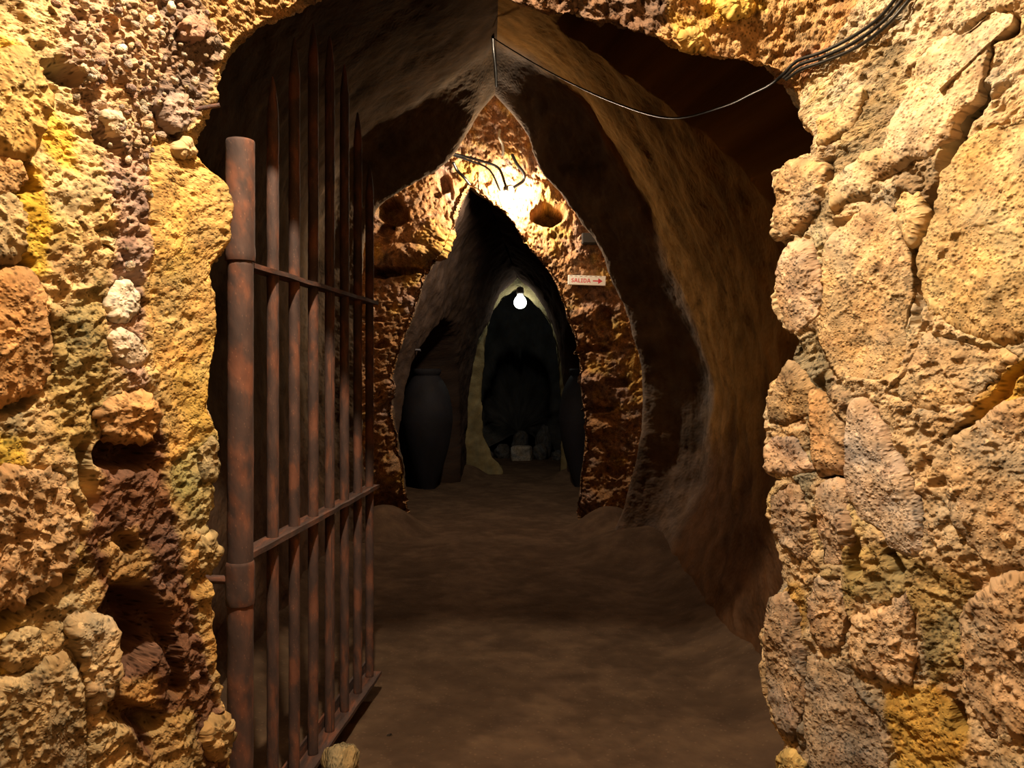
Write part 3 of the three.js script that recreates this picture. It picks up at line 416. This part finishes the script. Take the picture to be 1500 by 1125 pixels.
// ---------------------------------------------------------------- rough wall with the second arch
const ARCH2 = [[596, 800], [597, 756], [592, 715], [584, 670], [577, 630], [573, 590], [574, 549], [586, 508], [602, 468], [612, 438], [621, 405], [634, 383], [651, 353], [668, 316], [680, 284], [688, 271], [706, 284], [735, 305], [752, 323], [762, 342], [778, 365], [800, 389], [815, 414], [826, 442], [832, 467], [843, 492], [850, 532], [853, 582], [859, 621], [857, 660], [852, 703], [847, 746], [850, 772], [852, 805]];
function archSheet(list, d, step, sList, opt) {                      // opening outline at distance d; sheet runs outward across the wall face
  const raw = pxs(list, d), pts = []; const dirs = raw.map((p, i) => { const a = raw[Math.max(0, i - 1)], b = raw[Math.min(raw.length - 1, i + 1)], t = b.clone().sub(a).normalize(); return V(-t.y, t.x, 0); });
  for (let i = 0; i < raw.length - 1; i++) { const n = Math.max(1, Math.round((raw[i].distanceTo(raw[i + 1]) + 0.6 * dirs[i].angleTo(dirs[i + 1])) / step)); for (let k = 0; k < n; k++) pts.push({ p: raw[i].clone().lerp(raw[i + 1], k / n), u: dirs[i].clone().lerp(dirs[i + 1], k / n) }); }
  const sm = (key, sig) => { const k = Math.ceil(sig * 2.5); return pts.map((q, i) => { const s = V(0, 0, 0); let n = 0; for (let j = -k; j <= k; j++) { const w = Math.exp(-j * j / (2 * sig * sig)); s.addScaledVector(pts[clamp(i + j, 0, pts.length - 1)][key], w); n += w; } return s.divideScalar(n); }); };
  const e = sm('p', 1.5), c = sm('p', 0.14 / step), u = sm('u', 0.16 / step).map(q => q.normalize());
  // the outward direction fans away from the middle of the opening, so that the rows never cross
  const mid = V(-0.1, 1.3, -d), uu = u.map((q, i) => { const r = e[i].clone().sub(mid); r.y *= 0.7; r.z = 0; return q.lerp(r.normalize(), 0.75).normalize(); });
  return { n: pts.length, fn: (i, j) => { const s = sList[j]; if (s < 0) return e[i].clone().addScaledVector(uu[i], (opt.flare ?? 0) * -s).add(V(0, 0, s)); const r = Math.exp(-s / 0.1), p = c[i].clone().addScaledVector(uu[i], s); p.x += (e[i].x - c[i].x) * r; p.y += (e[i].y - c[i].y) * r; p.z += opt.round * (r - 1) * 0 - opt.round * Math.exp(-s / 0.05); return p; } };
}
const POCKETS2 = [[576, 314, 0.13, 0.12, 0.30], [566, 336, 0.08, 0.05, 0.2], [583, 396, 0.25, 0.035, 0.16], [560, 398, 0.15, 0.05, 0.2], [804, 316, 0.14, 0.095, 0.5], [652, 268, 0.06, 0.09, 0.12], [640, 285, 0.05, 0.04, 0.08], [712, 262, 0.05, 0.06, 0.05], [868, 512, 0.16, 0.035, 0.07], [885, 470, 0.08, 0.12, 0.10], [905, 560, 0.12, 0.04, 0.08], [880, 600, 0.14, 0.03, 0.06], [900, 690, 0.10, 0.05, 0.06], [566, 735, 0.16, 0.07, 0.10], [555, 470, 0.06, 0.03, 0.06], [562, 505, 0.07, 0.025, 0.06]].map(q => { const p = at(q[0], q[1], D2); return [p.x, p.y, q[2], q[3], q[4]]; });
const BUMPS2 = [[800, 284, 0.16, 0.09, 0.10], [640, 350, 0.30, 0.22, 0.10], [590, 372, 0.26, 0.10, 0.12], [868, 555, 0.12, 0.10, 0.07], [850, 370, 0.12, 0.12, 0.05], [880, 625, 0.16, 0.08, 0.05], [860, 460, 0.14, 0.10, 0.05], [880, 735, 0.14, 0.12, 0.08], [572, 690, 0.12, 0.16, 0.08], [570, 570, 0.1, 0.1, 0.05]].map(q => { const p = at(q[0], q[1], D2); return [p.x, p.y, q[2], q[3], q[4]]; });
{
  const sl = []; for (let s = -0.22; s < 0; s += 0.03) sl.push(s); for (let s = 0; s < 0.75; s += 0.0085) sl.push(s); for (let s = 0.75; s < 1.7; s += 0.04) sl.push(s);
  const A = archSheet(ARCH2, D2, 0.0085, sl, { round: 0.04, flare: 0.06 });
  const g = sheet(A.n, sl.length, A.fn, (p, n, i, j) => {
    const s = sl[j], q = V(p.x * 0.5, p.y * 0.5, p.z * 0.5); let d = 1.1 * rough(q, 1.7) + 0.02 * fbm(p.x * 9, p.y * 16, p.z * 9, 4);
    const wx = p.x + 0.03 * noise(p.x * 9, p.y * 9, 1), wy = p.y + 0.03 * noise(p.x * 9, p.y * 9, 5);
    for (const h of POCKETS2) { const r = Math.hypot((wx - h[0]) / h[2], (wy - h[1]) / h[3]); if (r < 1.25) d -= h[4] * smooth(1.2, 0.7, r); }
    for (const h of BUMPS2) { const r = Math.hypot((p.x - h[0]) / h[2], (p.y - h[1]) / h[3]); if (r < 1) d += h[4] * (1 - r * r); }
    if (s > 0.02) d += 0.14 * smooth(0.02, 0.5, s) * smooth(2.2, 3.2, p.y);                                   // leans forward towards the roof
    const m = fbm(p.x * 3 + 4, p.y * 3, p.z * 3, 4), m2 = smooth(0.05, 0.4, fbm(p.x * 12, p.y * 12, p.z * 12, 3)), pur = smooth(-0.05, 0.3, m), och = smooth(0.05, 0.35, fbm(p.x * 4 + 30, p.y * 4, p.z * 4, 3));
    let c = [0.46, 0.25, 0.12]; c = c.map((v, k) => mix(v, [0.44, 0.27, 0.19][k], pur)); c = c.map((v, k) => mix(v, [0.60, 0.36, 0.11][k], och));
    const a = 1 - 0.25 * m2 + 0.1 * noise(p.x * 30, p.y * 30, p.z * 30);
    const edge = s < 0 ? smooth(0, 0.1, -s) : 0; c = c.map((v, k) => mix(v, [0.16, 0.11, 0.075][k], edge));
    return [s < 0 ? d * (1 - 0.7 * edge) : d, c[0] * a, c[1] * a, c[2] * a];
  });
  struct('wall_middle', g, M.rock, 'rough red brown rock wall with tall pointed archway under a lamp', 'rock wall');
}

// ---------------------------------------------------------------- passage behind it, with a recess for a jar on each side
const apexI = 15, A2L = ARCH2.slice(0, apexI + 1).reverse(), A2R = ARCH2.slice(apexI);
const ARCH3 = [[738, 730], [735, 684], [720, 668], [709, 640], [705, 600], [707, 560], [710, 510], [715, 480], [722, 456], [735, 438], [757, 424], [776, 438], [792, 455], [806, 477], [814, 500], [818, 540], [821, 580], [823, 620], [823, 650], [820, 684], [818, 730]];
{
  const out = (list, d, dx) => pxs(list, d).map(p => V(p.x + dx * smooth(3.1, 2.4, p.y), p.y, -d));
  const rL = [out(A2L, D2 + 0.12, -0.03), xy([[-0.25, 3.15], [-0.55, 2.7], [-0.75, 2.0], [-0.88, 1.5], [-0.9, 1.0], [-0.88, 0.5], [-0.85, 0.1], [-0.84, -0.2]], -8.2), pxs([[757, 405], [735, 425], [719, 460], [700, 505], [690, 540], [684, 590], [682, 635], [684, 665], [682, 700], [680, 730]], D3 - 0.3), pxs([[757, 400], [730, 420], [712, 458], [690, 505], [680, 540], [674, 590], [672, 635], [674, 665], [672, 700], [670, 730]], D3 + 0.25)];
  const rR = [out(A2R, D2 + 0.12, 0.03), xy([[-0.25, 3.15], [0.3, 2.9], [0.65, 2.4], [0.8, 1.9], [0.86, 1.4], [0.86, 0.8], [0.82, 0.2], [0.8, -0.2]], -8.2), pxs([[757, 405], [780, 426], [800, 456], [814, 492], [822, 540], [829, 590], [832, 640], [832, 690], [830, 730]], D3 - 0.3), pxs([[757, 400], [790, 425], [815, 460], [835, 500], [845, 540], [850, 590], [852, 640], [852, 690], [850, 730]], D3 + 0.25)];
  const zl = zRange(-D2 - 0.12, -D3 - 0.25, 0.02), N = 200;
  const look = side => (p) => {
    const s = fbm(p.x * 2.4, p.y * 2.4, p.z * 2.4, 4), f = fbm(p.x * 10, p.y * 10, p.z * 10, 4);
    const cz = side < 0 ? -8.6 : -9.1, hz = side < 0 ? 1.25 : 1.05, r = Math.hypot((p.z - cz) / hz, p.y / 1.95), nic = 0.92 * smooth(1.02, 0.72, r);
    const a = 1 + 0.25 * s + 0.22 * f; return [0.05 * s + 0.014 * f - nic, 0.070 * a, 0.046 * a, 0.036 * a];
  };
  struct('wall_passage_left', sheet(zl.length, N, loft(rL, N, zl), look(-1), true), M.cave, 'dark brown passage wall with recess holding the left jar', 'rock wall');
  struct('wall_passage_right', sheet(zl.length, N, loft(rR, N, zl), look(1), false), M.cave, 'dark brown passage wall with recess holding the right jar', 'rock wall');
  // third arch
  const sl = []; for (let s = -0.5; s < 0; s += 0.04) sl.push(s); for (let s = 0; s < 0.7; s += 0.014) sl.push(s);
  const A = archSheet(ARCH3, D3, 0.014, sl, { round: 0.03, flare: 0.15 });
  struct('wall_far_arch', sheet(A.n, sl.length, A.fn, (p, n, i, j) => { const f = fbm(p.x * 9, p.y * 9, p.z * 9, 4), s = fbm(p.x * 3, p.y * 3, p.z * 3, 3), a = 1 + 0.25 * f + 0.2 * s; return [0.02 * f + 0.03 * s, 0.29 * a, 0.235 * a, 0.125 * a]; }), M.cave, 'small pale pointed arch below the far bulb', 'arch');
  // end chamber
  const E = 12.9, ell = (i, j) => { const a = -0.25 + (Math.PI + 0.5) * i / 119, t = j / 69, r = t < 0.75 ? 1 : Math.cos((t - 0.75) / 0.25 * Math.PI / 2), z = -D3 - 0.35 - Math.min(t / 0.75, 1) * (E - D3 - 0.9) - (t > 0.75 ? 0.7 * Math.sin((t - 0.75) / 0.25 * Math.PI / 2) : 0); return V(0.1 + 1.25 * Math.cos(a) * r, 0.35 + 2.25 * Math.sin(a) * r, z); };
  struct('wall_far', sheet(120, 70, ell, (p) => { const s = fbm(p.x * 2, p.y * 2, p.z * 2, 4), f = fbm(p.x * 8, p.y * 8, p.z * 8, 4), a = 1 + 0.3 * s + 0.2 * f; const h = Math.hypot((p.x - 0.1 + 0.25 * s) / 0.5, (p.y - 0.85 + 0.3 * f) / 0.75); return [0.12 * s + 0.05 * f - (p.z < -12.3 ? 0.8 * smooth(1.05, 0.8, h) : 0), 0.10 * a, 0.095 * a, 0.09 * a]; }), M.cave, 'grey rock end wall of the cave with a low hollow', 'rock wall');
}

// ---------------------------------------------------------------- iron gate, standing open
{
  const hx = -0.742, hz = -2.15, dx = 0.132, dz = -1.28, len = Math.hypot(dx, dz), turn = Math.atan2(-dz, dx);   // local x runs along the gate
  const g = thing('iron_gate', 'rusty iron bar gate with spiked bars standing open at the doorway', 'gate', [hx, 0, hz]); g.rotation.y = turn;
  const r = rng(12);
  const grain = (geo, k) => { const p = geo.attributes.position, n = geo.attributes.normal, uv = geo.attributes.uv; const ox = r() * 3, oy = r() * 3; for (let i = 0; i < p.count; i++) { const x = p.getX(i), y = p.getY(i), z = p.getZ(i), a = Math.atan2(n.getZ(i), -n.getX(i)); uv.setXY(i, a / 6.2832 * 0.5 + ox + x * 1.5, y * 1.6 + oy + z); const d = k * (noise(x * 50 + ox * 9, y * 18, z * 50) + 0.6 * noise(x * 90, y * 60, z * 90 + ox)); p.setXYZ(i, x + n.getX(i) * d, y, z + n.getZ(i) * d); } geo.computeVertexNormals(); return geo; };
  const lathe = (prof, seg = 20) => { const fine = []; for (let i = 0; i < prof.length - 1; i++) { const n = Math.max(1, Math.round(Math.abs(prof[i + 1][1] - prof[i][1]) / 0.02)); for (let k = 0; k < n; k++) fine.push(new THREE.Vector2(mix(prof[i][0], prof[i + 1][0], k / n), mix(prof[i][1], prof[i + 1][1], k / n))); } fine.push(new THREE.Vector2(...prof[prof.length - 1])); return grain(new THREE.LatheGeometry(fine, seg), 0.0012); };
  const post = mesh('hinge_post', lathe([[0.0001, 0.0], [0.0345, 0.0], [0.0345, 1.72], [0.0001, 1.72]], 28), M.rust, g);
  mesh('sleeve', lathe([[0.036, 1.712], [0.0395, 1.714], [0.0405, 1.73], [0.0385, 1.76], [0.0385, 2.035], [0.037, 2.043], [0.031, 2.045], [0.031, 2.0]], 28), M.rust, post);
  mesh('collar', lathe([[0.034, 0.775], [0.0385, 0.778], [0.0385, 0.885], [0.0365, 0.893], [0.034, 0.895]], 28), M.rust, post);
  const pin = grain(new THREE.CylinderGeometry(0.012, 0.012, 0.24, 12, 6), 0.0006); const pm = mesh('hinge_pin', pin, M.rust, post); pm.rotation.set(Math.PI / 2, 0, 0); pm.position.set(-0.01, 0.845, -0.13);
  const tops = [2.30, 2.49, 2.61, 2.64, 2.60, 2.47, 2.30], ts = [0.17, 0.303, 0.437, 0.57, 0.703, 0.837, 0.97];
  ts.forEach((t, i) => { const R = 0.0178, T = tops[i], b = mesh('bar', lathe([[0.0001, 0.085], [R, 0.085], [R, T - 0.2], [R * 0.97, T - 0.12], [R * 0.62, T - 0.05], [R * 0.18, T - 0.004], [0.0001, T]], 18), M.rust, g); b.position.x = t * len; b.rotation.y = i * 1.3; });
  const flat = (y, h, w, x0, x1, lift) => { const n = 60, geo = new THREE.BoxGeometry(x1 - x0, h, w, n, 2, 3); const p = geo.attributes.position, uv = geo.attributes.uv; for (let i = 0; i < p.count; i++) { const x = p.getX(i), yy = p.getY(i), z = p.getZ(i); uv.setXY(i, x * 1.6 + z * 4, z * 6 + yy * 5 + y); p.setXYZ(i, x, yy + 0.002 * noise(x * 9, y * 3, z * 20) + lift * 0, z + 0.0015 * noise(x * 12, yy * 40, y)); } geo.computeVertexNormals(); const m = mesh('rail', geo, M.rust, g); m.position.set((x0 + x1) / 2, y, 0); return m; };
  flat(1.706, 0.014, 0.052, 0.025, len + 0.01, 0); flat(0.905, 0.016, 0.056, 0.025, len + 0.02, 0); flat(0.088, 0.014, 0.075, 0.025, len + 0.02, 0);
  const up = flat(0.115, 0.045, 0.008, 0.025, len + 0.02, 0); up.position.z = -0.034;
}

// ---------------------------------------------------------------- loose stones
function boulder(seed, sx, sy, sz, col, sub = 5, k = 1, flat = 0.4, pw = 3.2) {
  const g = mergeVertices(new THREE.IcosahedronGeometry(1, sub * 5).deleteAttribute('normal').deleteAttribute('uv'), 1e-4), p = g.attributes.position, c = new Float32Array(p.count * 3), uv = new Float32Array(p.count * 2), S = Math.max(sx, sy, sz);
  for (let i = 0; i < p.count; i++) {
    const v = V(p.getX(i), p.getY(i), p.getZ(i)).normalize(), x = v.x + seed * 5.3, y = v.y, z = v.z; const q = Math.pow(Math.pow(Math.abs(v.x), pw) + Math.pow(Math.abs(v.y), pw) + Math.pow(Math.abs(v.z), pw), -1 / pw);
    const d = mix(1, q, flat) * (1 + k * (0.22 * noise(x * 1.1, y * 1.1, z * 1.1) + 0.10 * noise(x * 2.6, y * 2.6, z * 2.6) + 0.06 * fbm(x * 6, y * 6, z * 6, 3) - 0.1 * Math.max(0, noise(x * 9, y * 9, z * 9) - 0.25)));
    p.setXYZ(i, v.x * d * sx, Math.max(v.y * d * sy, -0.75 * sy) + 0.72 * sy, v.z * d * sz); const a = 1 + 0.15 * noise(x * 4, y * 4, z * 4) + 0.12 * noise(x * 14, y * 14, z * 14); c.set(col.map(t => t * a), i * 3); uv[i * 2] = (v.x + v.z * 0.6) * S; uv[i * 2 + 1] = (v.y + v.z * 0.5) * S;
  }
  g.setAttribute('color', new THREE.BufferAttribute(c, 3)); g.setAttribute('uv', new THREE.BufferAttribute(uv, 2)); g.computeVertexNormals(); return g;
}
function rockThing(name, label, geo, p, ry, group) { const m = mesh(name, geo, M.rock, scene); m.position.copy(p); m.rotation.y = ry; return tag(m, label, 'stone', group); }
{
  const p = at(505, 1135, 2.72); rockThing('stone', 'tan stone on the floor under the gate end', boulder(2, 0.062, 0.085, 0.07, [0.40, 0.29, 0.15]), V(p.x, 0.0, -2.66), 0.4);
  const q = at(571, 1078, 3.04); rockThing('pebble', 'tiny dark pebble on the floor beside the gate', boulder(5, 0.011, 0.006, 0.007, [0.06, 0.045, 0.035], 1), V(q.x, 0.0, -3.04), 0.2);
  const b = at(764, 668, 12.3); rockThing('stone_block', 'pale squared stone block on the floor at the far end', boulder(9, 0.155, 0.13, 0.11, [0.42, 0.37, 0.32], 3, 0.35, 1, 9), V(b.x, 0.0, -12.2), -0.2);
  const heap = [[736, 12.5, 0.12, 0.13], [792, 12.3, 0.11, 0.14], [816, 12.2, 0.09, 0.09], [714, 12.2, 0.09, 0.09], [762, 12.6, 0.13, 0.24], [796, 12.62, 0.12, 0.3]];
  const words = ['low dark stone left of the pale block', 'dark stone right of the pale block', 'rightmost small dark stone at the far end', 'leftmost small dark stone at the far end', 'tall dark boulder behind the pale block', 'largest dark boulder at the far end wall'];
  heap.forEach((h, i) => rockThing('boulder', words[i], boulder(20 + i, h[2], h[3], h[2], [0.13, 0.12, 0.115], 2, 1), V((h[0] - 750) / F * h[1], 0, -h[1]), i, 'dark stones heaped at the far end'));
}

// ---------------------------------------------------------------- clay jars in the recesses
function jar(label, x, z, R, Ht) {
  const g = thing('clay_jar', label, 'jar', [x, 0.0, z], 'tall clay jars in the passage recesses'), prof = [[0.0, 0], [0.30, 0], [0.36, 0.03], [0.62, 0.18], [0.86, 0.36], [0.98, 0.52], [1.0, 0.60], [0.96, 0.70], [0.82, 0.82], [0.60, 0.91], [0.47, 0.945]];
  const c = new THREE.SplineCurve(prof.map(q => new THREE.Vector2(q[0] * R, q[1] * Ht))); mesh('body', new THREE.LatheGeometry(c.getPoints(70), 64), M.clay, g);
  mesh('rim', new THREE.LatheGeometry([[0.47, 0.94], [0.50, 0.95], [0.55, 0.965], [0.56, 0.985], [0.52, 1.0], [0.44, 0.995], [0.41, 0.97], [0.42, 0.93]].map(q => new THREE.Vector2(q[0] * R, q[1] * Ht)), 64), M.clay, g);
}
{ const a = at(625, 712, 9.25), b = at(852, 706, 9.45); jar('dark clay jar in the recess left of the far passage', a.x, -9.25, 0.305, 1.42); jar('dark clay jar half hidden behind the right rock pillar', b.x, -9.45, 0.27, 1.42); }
{ const a = at(592, 512, 7.75), b = at(616, 513, 7.75); const t = new THREE.TubeGeometry(new THREE.LineCurve3(a.clone().add(V(-0.35, 0.02, 0)), b), 6, 0.012, 8); const m = mesh('metal_rod', t, new THREE.MeshStandardMaterial({ color: 0x6d6a72, roughness: 0.5, metalness: 0.6 }), scene); tag(m, 'thin grey rod sticking out above the left jar', 'rod'); }

// ---------------------------------------------------------------- signs and boxes on the middle wall
const zFront = (px, py, list, pad) => { const r = new THREE.Raycaster(V(0, EYE, 0), at(px, py, 1).sub(V(0, EYE, 0)).normalize(), 0.5, 20), h = r.intersectObjects(list, false); return h.length ? h[0].point : null; };
scene.updateMatrixWorld(true);
const midWall = scene.getObjectByName('wall_middle'), chR = scene.getObjectByName('wall_chamber_right'), chL = scene.getObjectByName('wall_chamber_left');
{
  const hits = [[835, 404], [858, 405], [880, 408], [835, 417], [858, 418], [878, 418]].map(q => zFront(...q, [midWall])).filter(Boolean), d = Math.min(...hits.map(h => -h.z)) - 0.02;
  const w = 55 / F * d, h = 14 / F * d, c = at(859.5, 411, d), s = thing('exit_sign', 'small white exit sign lettered SALIDA with red arrow', 'sign', [c.x, c.y, c.z]); s.rotation.z = -0.035;
  mesh('panel', new THREE.BoxGeometry(w, h, 0.035), new THREE.MeshStandardMaterial({ color: 0xf3ece0, roughness: 0.6 }), s);
  const cv = document.createElement('canvas'); cv.width = 512; cv.height = 128; const x = cv.getContext('2d'); x.fillStyle = '#f6efe4'; x.fillRect(0, 0, 512, 128); x.fillStyle = '#d8404a'; x.font = 'bold 78px sans-serif'; x.textBaseline = 'middle'; x.fillText('SALIDA', 38, 70, 290); x.fillRect(338, 60, 84, 18); x.beginPath(); x.moveTo(412, 28); x.lineTo(474, 69); x.lineTo(412, 110); x.closePath(); x.fill(); x.fillStyle = '#3a2c2a'; for (let i = 0; i < 7; i++) x.fillRect(20 + i * 68, 4, 34, 6);
  const t = new THREE.CanvasTexture(cv); t.colorSpace = THREE.SRGBColorSpace; const f = mesh('lettering', new THREE.BoxGeometry(w * 0.985, h * 0.95, 0.002), [0, 0, 0, 0, 1, 0].map(k => new THREE.MeshStandardMaterial(k ? { map: t, roughness: 0.6 } : { color: 0xf3ece0, roughness: 0.6 })), s); f.position.z = 0.0182; f.userData.label = 'red lettering SALIDA with an arrow to the right';
  const hb = [[857, 345], [864, 350], [857, 356]].map(q => zFront(...q, [midWall])).filter(Boolean), db = Math.min(...hb.map(h => -h.z)) - 0.03, cb = at(867, 350, db), bx = thing('junction_box', 'dark square electrical box above the exit sign', 'box', [cb.x, cb.y, cb.z]);
  mesh('housing', new THREE.BoxGeometry(29 / F * db, 15 / F * db, 0.1), M.box, bx); const cov = mesh('cover', new THREE.BoxGeometry(27 / F * db, 13 / F * db, 0.008), M.box, bx); cov.position.z = 0.054;
}

// ---------------------------------------------------------------- lamps
const bulbGlow = c => new THREE.MeshStandardMaterial({ color: 0xffffff, emissive: new THREE.Color().setRGB(...c), emissiveIntensity: 9, roughness: 0.4 });
function addBulb(L, name, label, R, cordTop, build) {
  const g = thing(name, label, 'lamp', L.p), prof = [[0.0001, -1], [0.5, -0.87], [0.87, -0.5], [1, 0], [0.87, 0.5], [0.62, 0.85], [0.42, 1.2], [0.4, 1.45]].map(q => new THREE.Vector2(q[0] * R, q[1] * R));
  mesh('bulb', new THREE.LatheGeometry(new THREE.SplineCurve(prof).getPoints(28), 24), bulbGlow(L.c), g);
  mesh('socket', new THREE.LatheGeometry([[0.0001, 2.4], [0.4, 2.4], [0.55, 2.2], [0.6, 1.5], [0.55, 1.35], [0.4, 1.3]].reverse().map(q => new THREE.Vector2(q[0] * R, q[1] * R)), 20), M.ceramic, g);
  const l = new THREE.PointLight(new THREE.Color().setRGB(...L.c), L.i, 0, 2); l.castShadow = true; l.shadow.radius = L.r / 0.02; g.add(l);
  if (cordTop) { const t = V(...cordTop).sub(V(...L.p)); mesh('cord', new THREE.TubeGeometry(new THREE.CatmullRomCurve3([V(0, 2.35 * R, 0), V(0.004, mix(2.35 * R, t.y, 0.4), 0.003), t]), 20, 0.004, 8), M.cable, g); }
  return g;
}
const tube = (name, label, pts, rad, mat, cat = 'cable', group) => tag(mesh(name, new THREE.TubeGeometry(new THREE.CatmullRomCurve3(pts, false, 'centripetal'), pts.length * 14, rad, 8), mat, scene), label, cat, group);
addBulb(FRONT_LAMP, 'hanging_bulb', 'bare bulb hanging over the viewer in the entrance room', 0.05, [FRONT_LAMP.p[0], 3.46, FRONT_LAMP.p[2]]);
const onMid = (px, py, pad, d0 = D2) => { const h = zFront(px, py, [midWall]); const d = h ? Math.min(-h.z, d0 + 0.4) : d0; return at(px, py, d - pad); };
{
  const w = zFront(742, 288, [midWall]) ?? at(742, 288, D2), d = -w.z - 0.20; ARCH_LAMP.p = at(741, 290, d).toArray();
  const g = addBulb(ARCH_LAMP, 'wall_lamp', 'bright bulb lamp on the rock above the pointed archway', 0.042);
  mesh('bracket', new THREE.TubeGeometry(new THREE.CatmullRomCurve3([V(0, 0.1, 0), V(0.05, 0.115, -0.03), V(0.07, 0.09, -0.12), V(0.06, 0.06, -0.22)]), 24, 0.009, 8), M.ceramic, g);
  const lp = V(...ARCH_LAMP.p);
  tube('lamp_cord', 'pale cord coming down the rock above the wall lamp', [onMid(732, 190, 0.05), onMid(731, 200, 0.07), onMid(736, 212, 0.06), onMid(737, 228, 0.06)], 0.011, M.cord);
  tube('cable', 'upper curved black cable from the left to the wall lamp', [onMid(656, 223, 0.10), onMid(680, 229, 0.10), onMid(712, 238, 0.10), onMid(730, 246, 0.10), lp.clone().add(V(0, 0.105, 0))], 0.012, M.cable);
  tube('cable', 'lower curved black cable from the left to the wall lamp', [onMid(658, 226, 0.06), onMid(690, 236, 0.07), onMid(716, 248, 0.08), lp.clone().add(V(-0.05, 0.07, -0.03))], 0.009, M.cable);
  tube('cable', 'black cable hanging down left of the wall lamp', [onMid(664, 238, 0.06), onMid(670, 250, 0.07), onMid(680, 260, 0.08), onMid(688, 270, 0.06)], 0.015, M.cable);
  tube('cable', 'short black cable curling right of the wall lamp', [onMid(750, 226, 0.05), onMid(757, 240, 0.06), onMid(767, 254, 0.06), onMid(767, 264, 0.06), lp.clone().add(V(0.07, 0.1, -0.03))], 0.014, M.cable);
}
{
  FAR_LAMP.p = at(762, 443, D3 - 0.12).toArray(); const t = at(757, 424, D3 - 0.1);
  addBulb(FAR_LAMP, 'far_bulb', 'small round white bulb hanging in the far arch', 0.085, [t.x, t.y + 0.05, t.z]);
}

// ---------------------------------------------------------------- cables of the doorway and chamber
scene.updateMatrixWorld(true);
const onto = (px, py, list, off) => { const h = zFront(px, py, list); if (!h) return null; return h.add(V(0, EYE, 0).sub(h).normalize().multiplyScalar(off)); };
for (let k = 0; k < 3; k++) {
  const o = k * 6, L = [lintel, wallRight], pts = [[1345 + o, -40 + o], [1318 + o, -10 + o], [1288 + o, 26 + o * 0.8], [1245 + o, 56 + o], [1200 + o * 0.6, 78 + o], [1166 + o * 0.6, 90 + o]].map(q => onto(q[0], q[1], L, 0.02 + 0.003 * k)).filter(Boolean);
  const e = pts[pts.length - 1]; pts.push(at(1144 + o * 0.6, 112 + o * 0.4, -e.z + 0.04));
  if (k < 1) { pts.push(...[[1100, 138, 2.4], [1060, 156, 2.7], [985, 173, 3.15], [900, 150, 3.8], [810, 108, 4.6], [745, 70, 5.2], [723, 56, 5.38]].map(a => at(a[0], a[1] + o, a[2]))); }
  tube('black_cable', ['upper black cable over the lintel, running on to the roof ridge', 'middle of the black cables draped over the lintel at right', 'lowest, short black cable over the lintel at right'][k], pts, 0.0045, M.cable, 'cable', 'black cables over the lintel');
}
{ const pts = [[722, 54], [723, 72], [726, 100], [727, 126]].map(q => onto(q[0], q[1], [chR, chL], 0.035)).filter(Boolean); if (pts.length > 1) tube('roof_cable', 'glossy black cable hanging down the roof ridge', pts, 0.011, M.cable); }
{ const e = hit(FACE.L, 300, 154).add(V(0, 0, -0.04)), a = at(322, 154, -e.z + 0.02); tag(mesh('iron_nail', new THREE.TubeGeometry(new THREE.LineCurve3(e.clone().add(V(-0.06, 0, 0)), a), 4, 0.006, 8), M.rust, scene), 'rusty iron nail sticking out of the rock above the gate post', 'nail'); }

renderer.render(scene, camera);
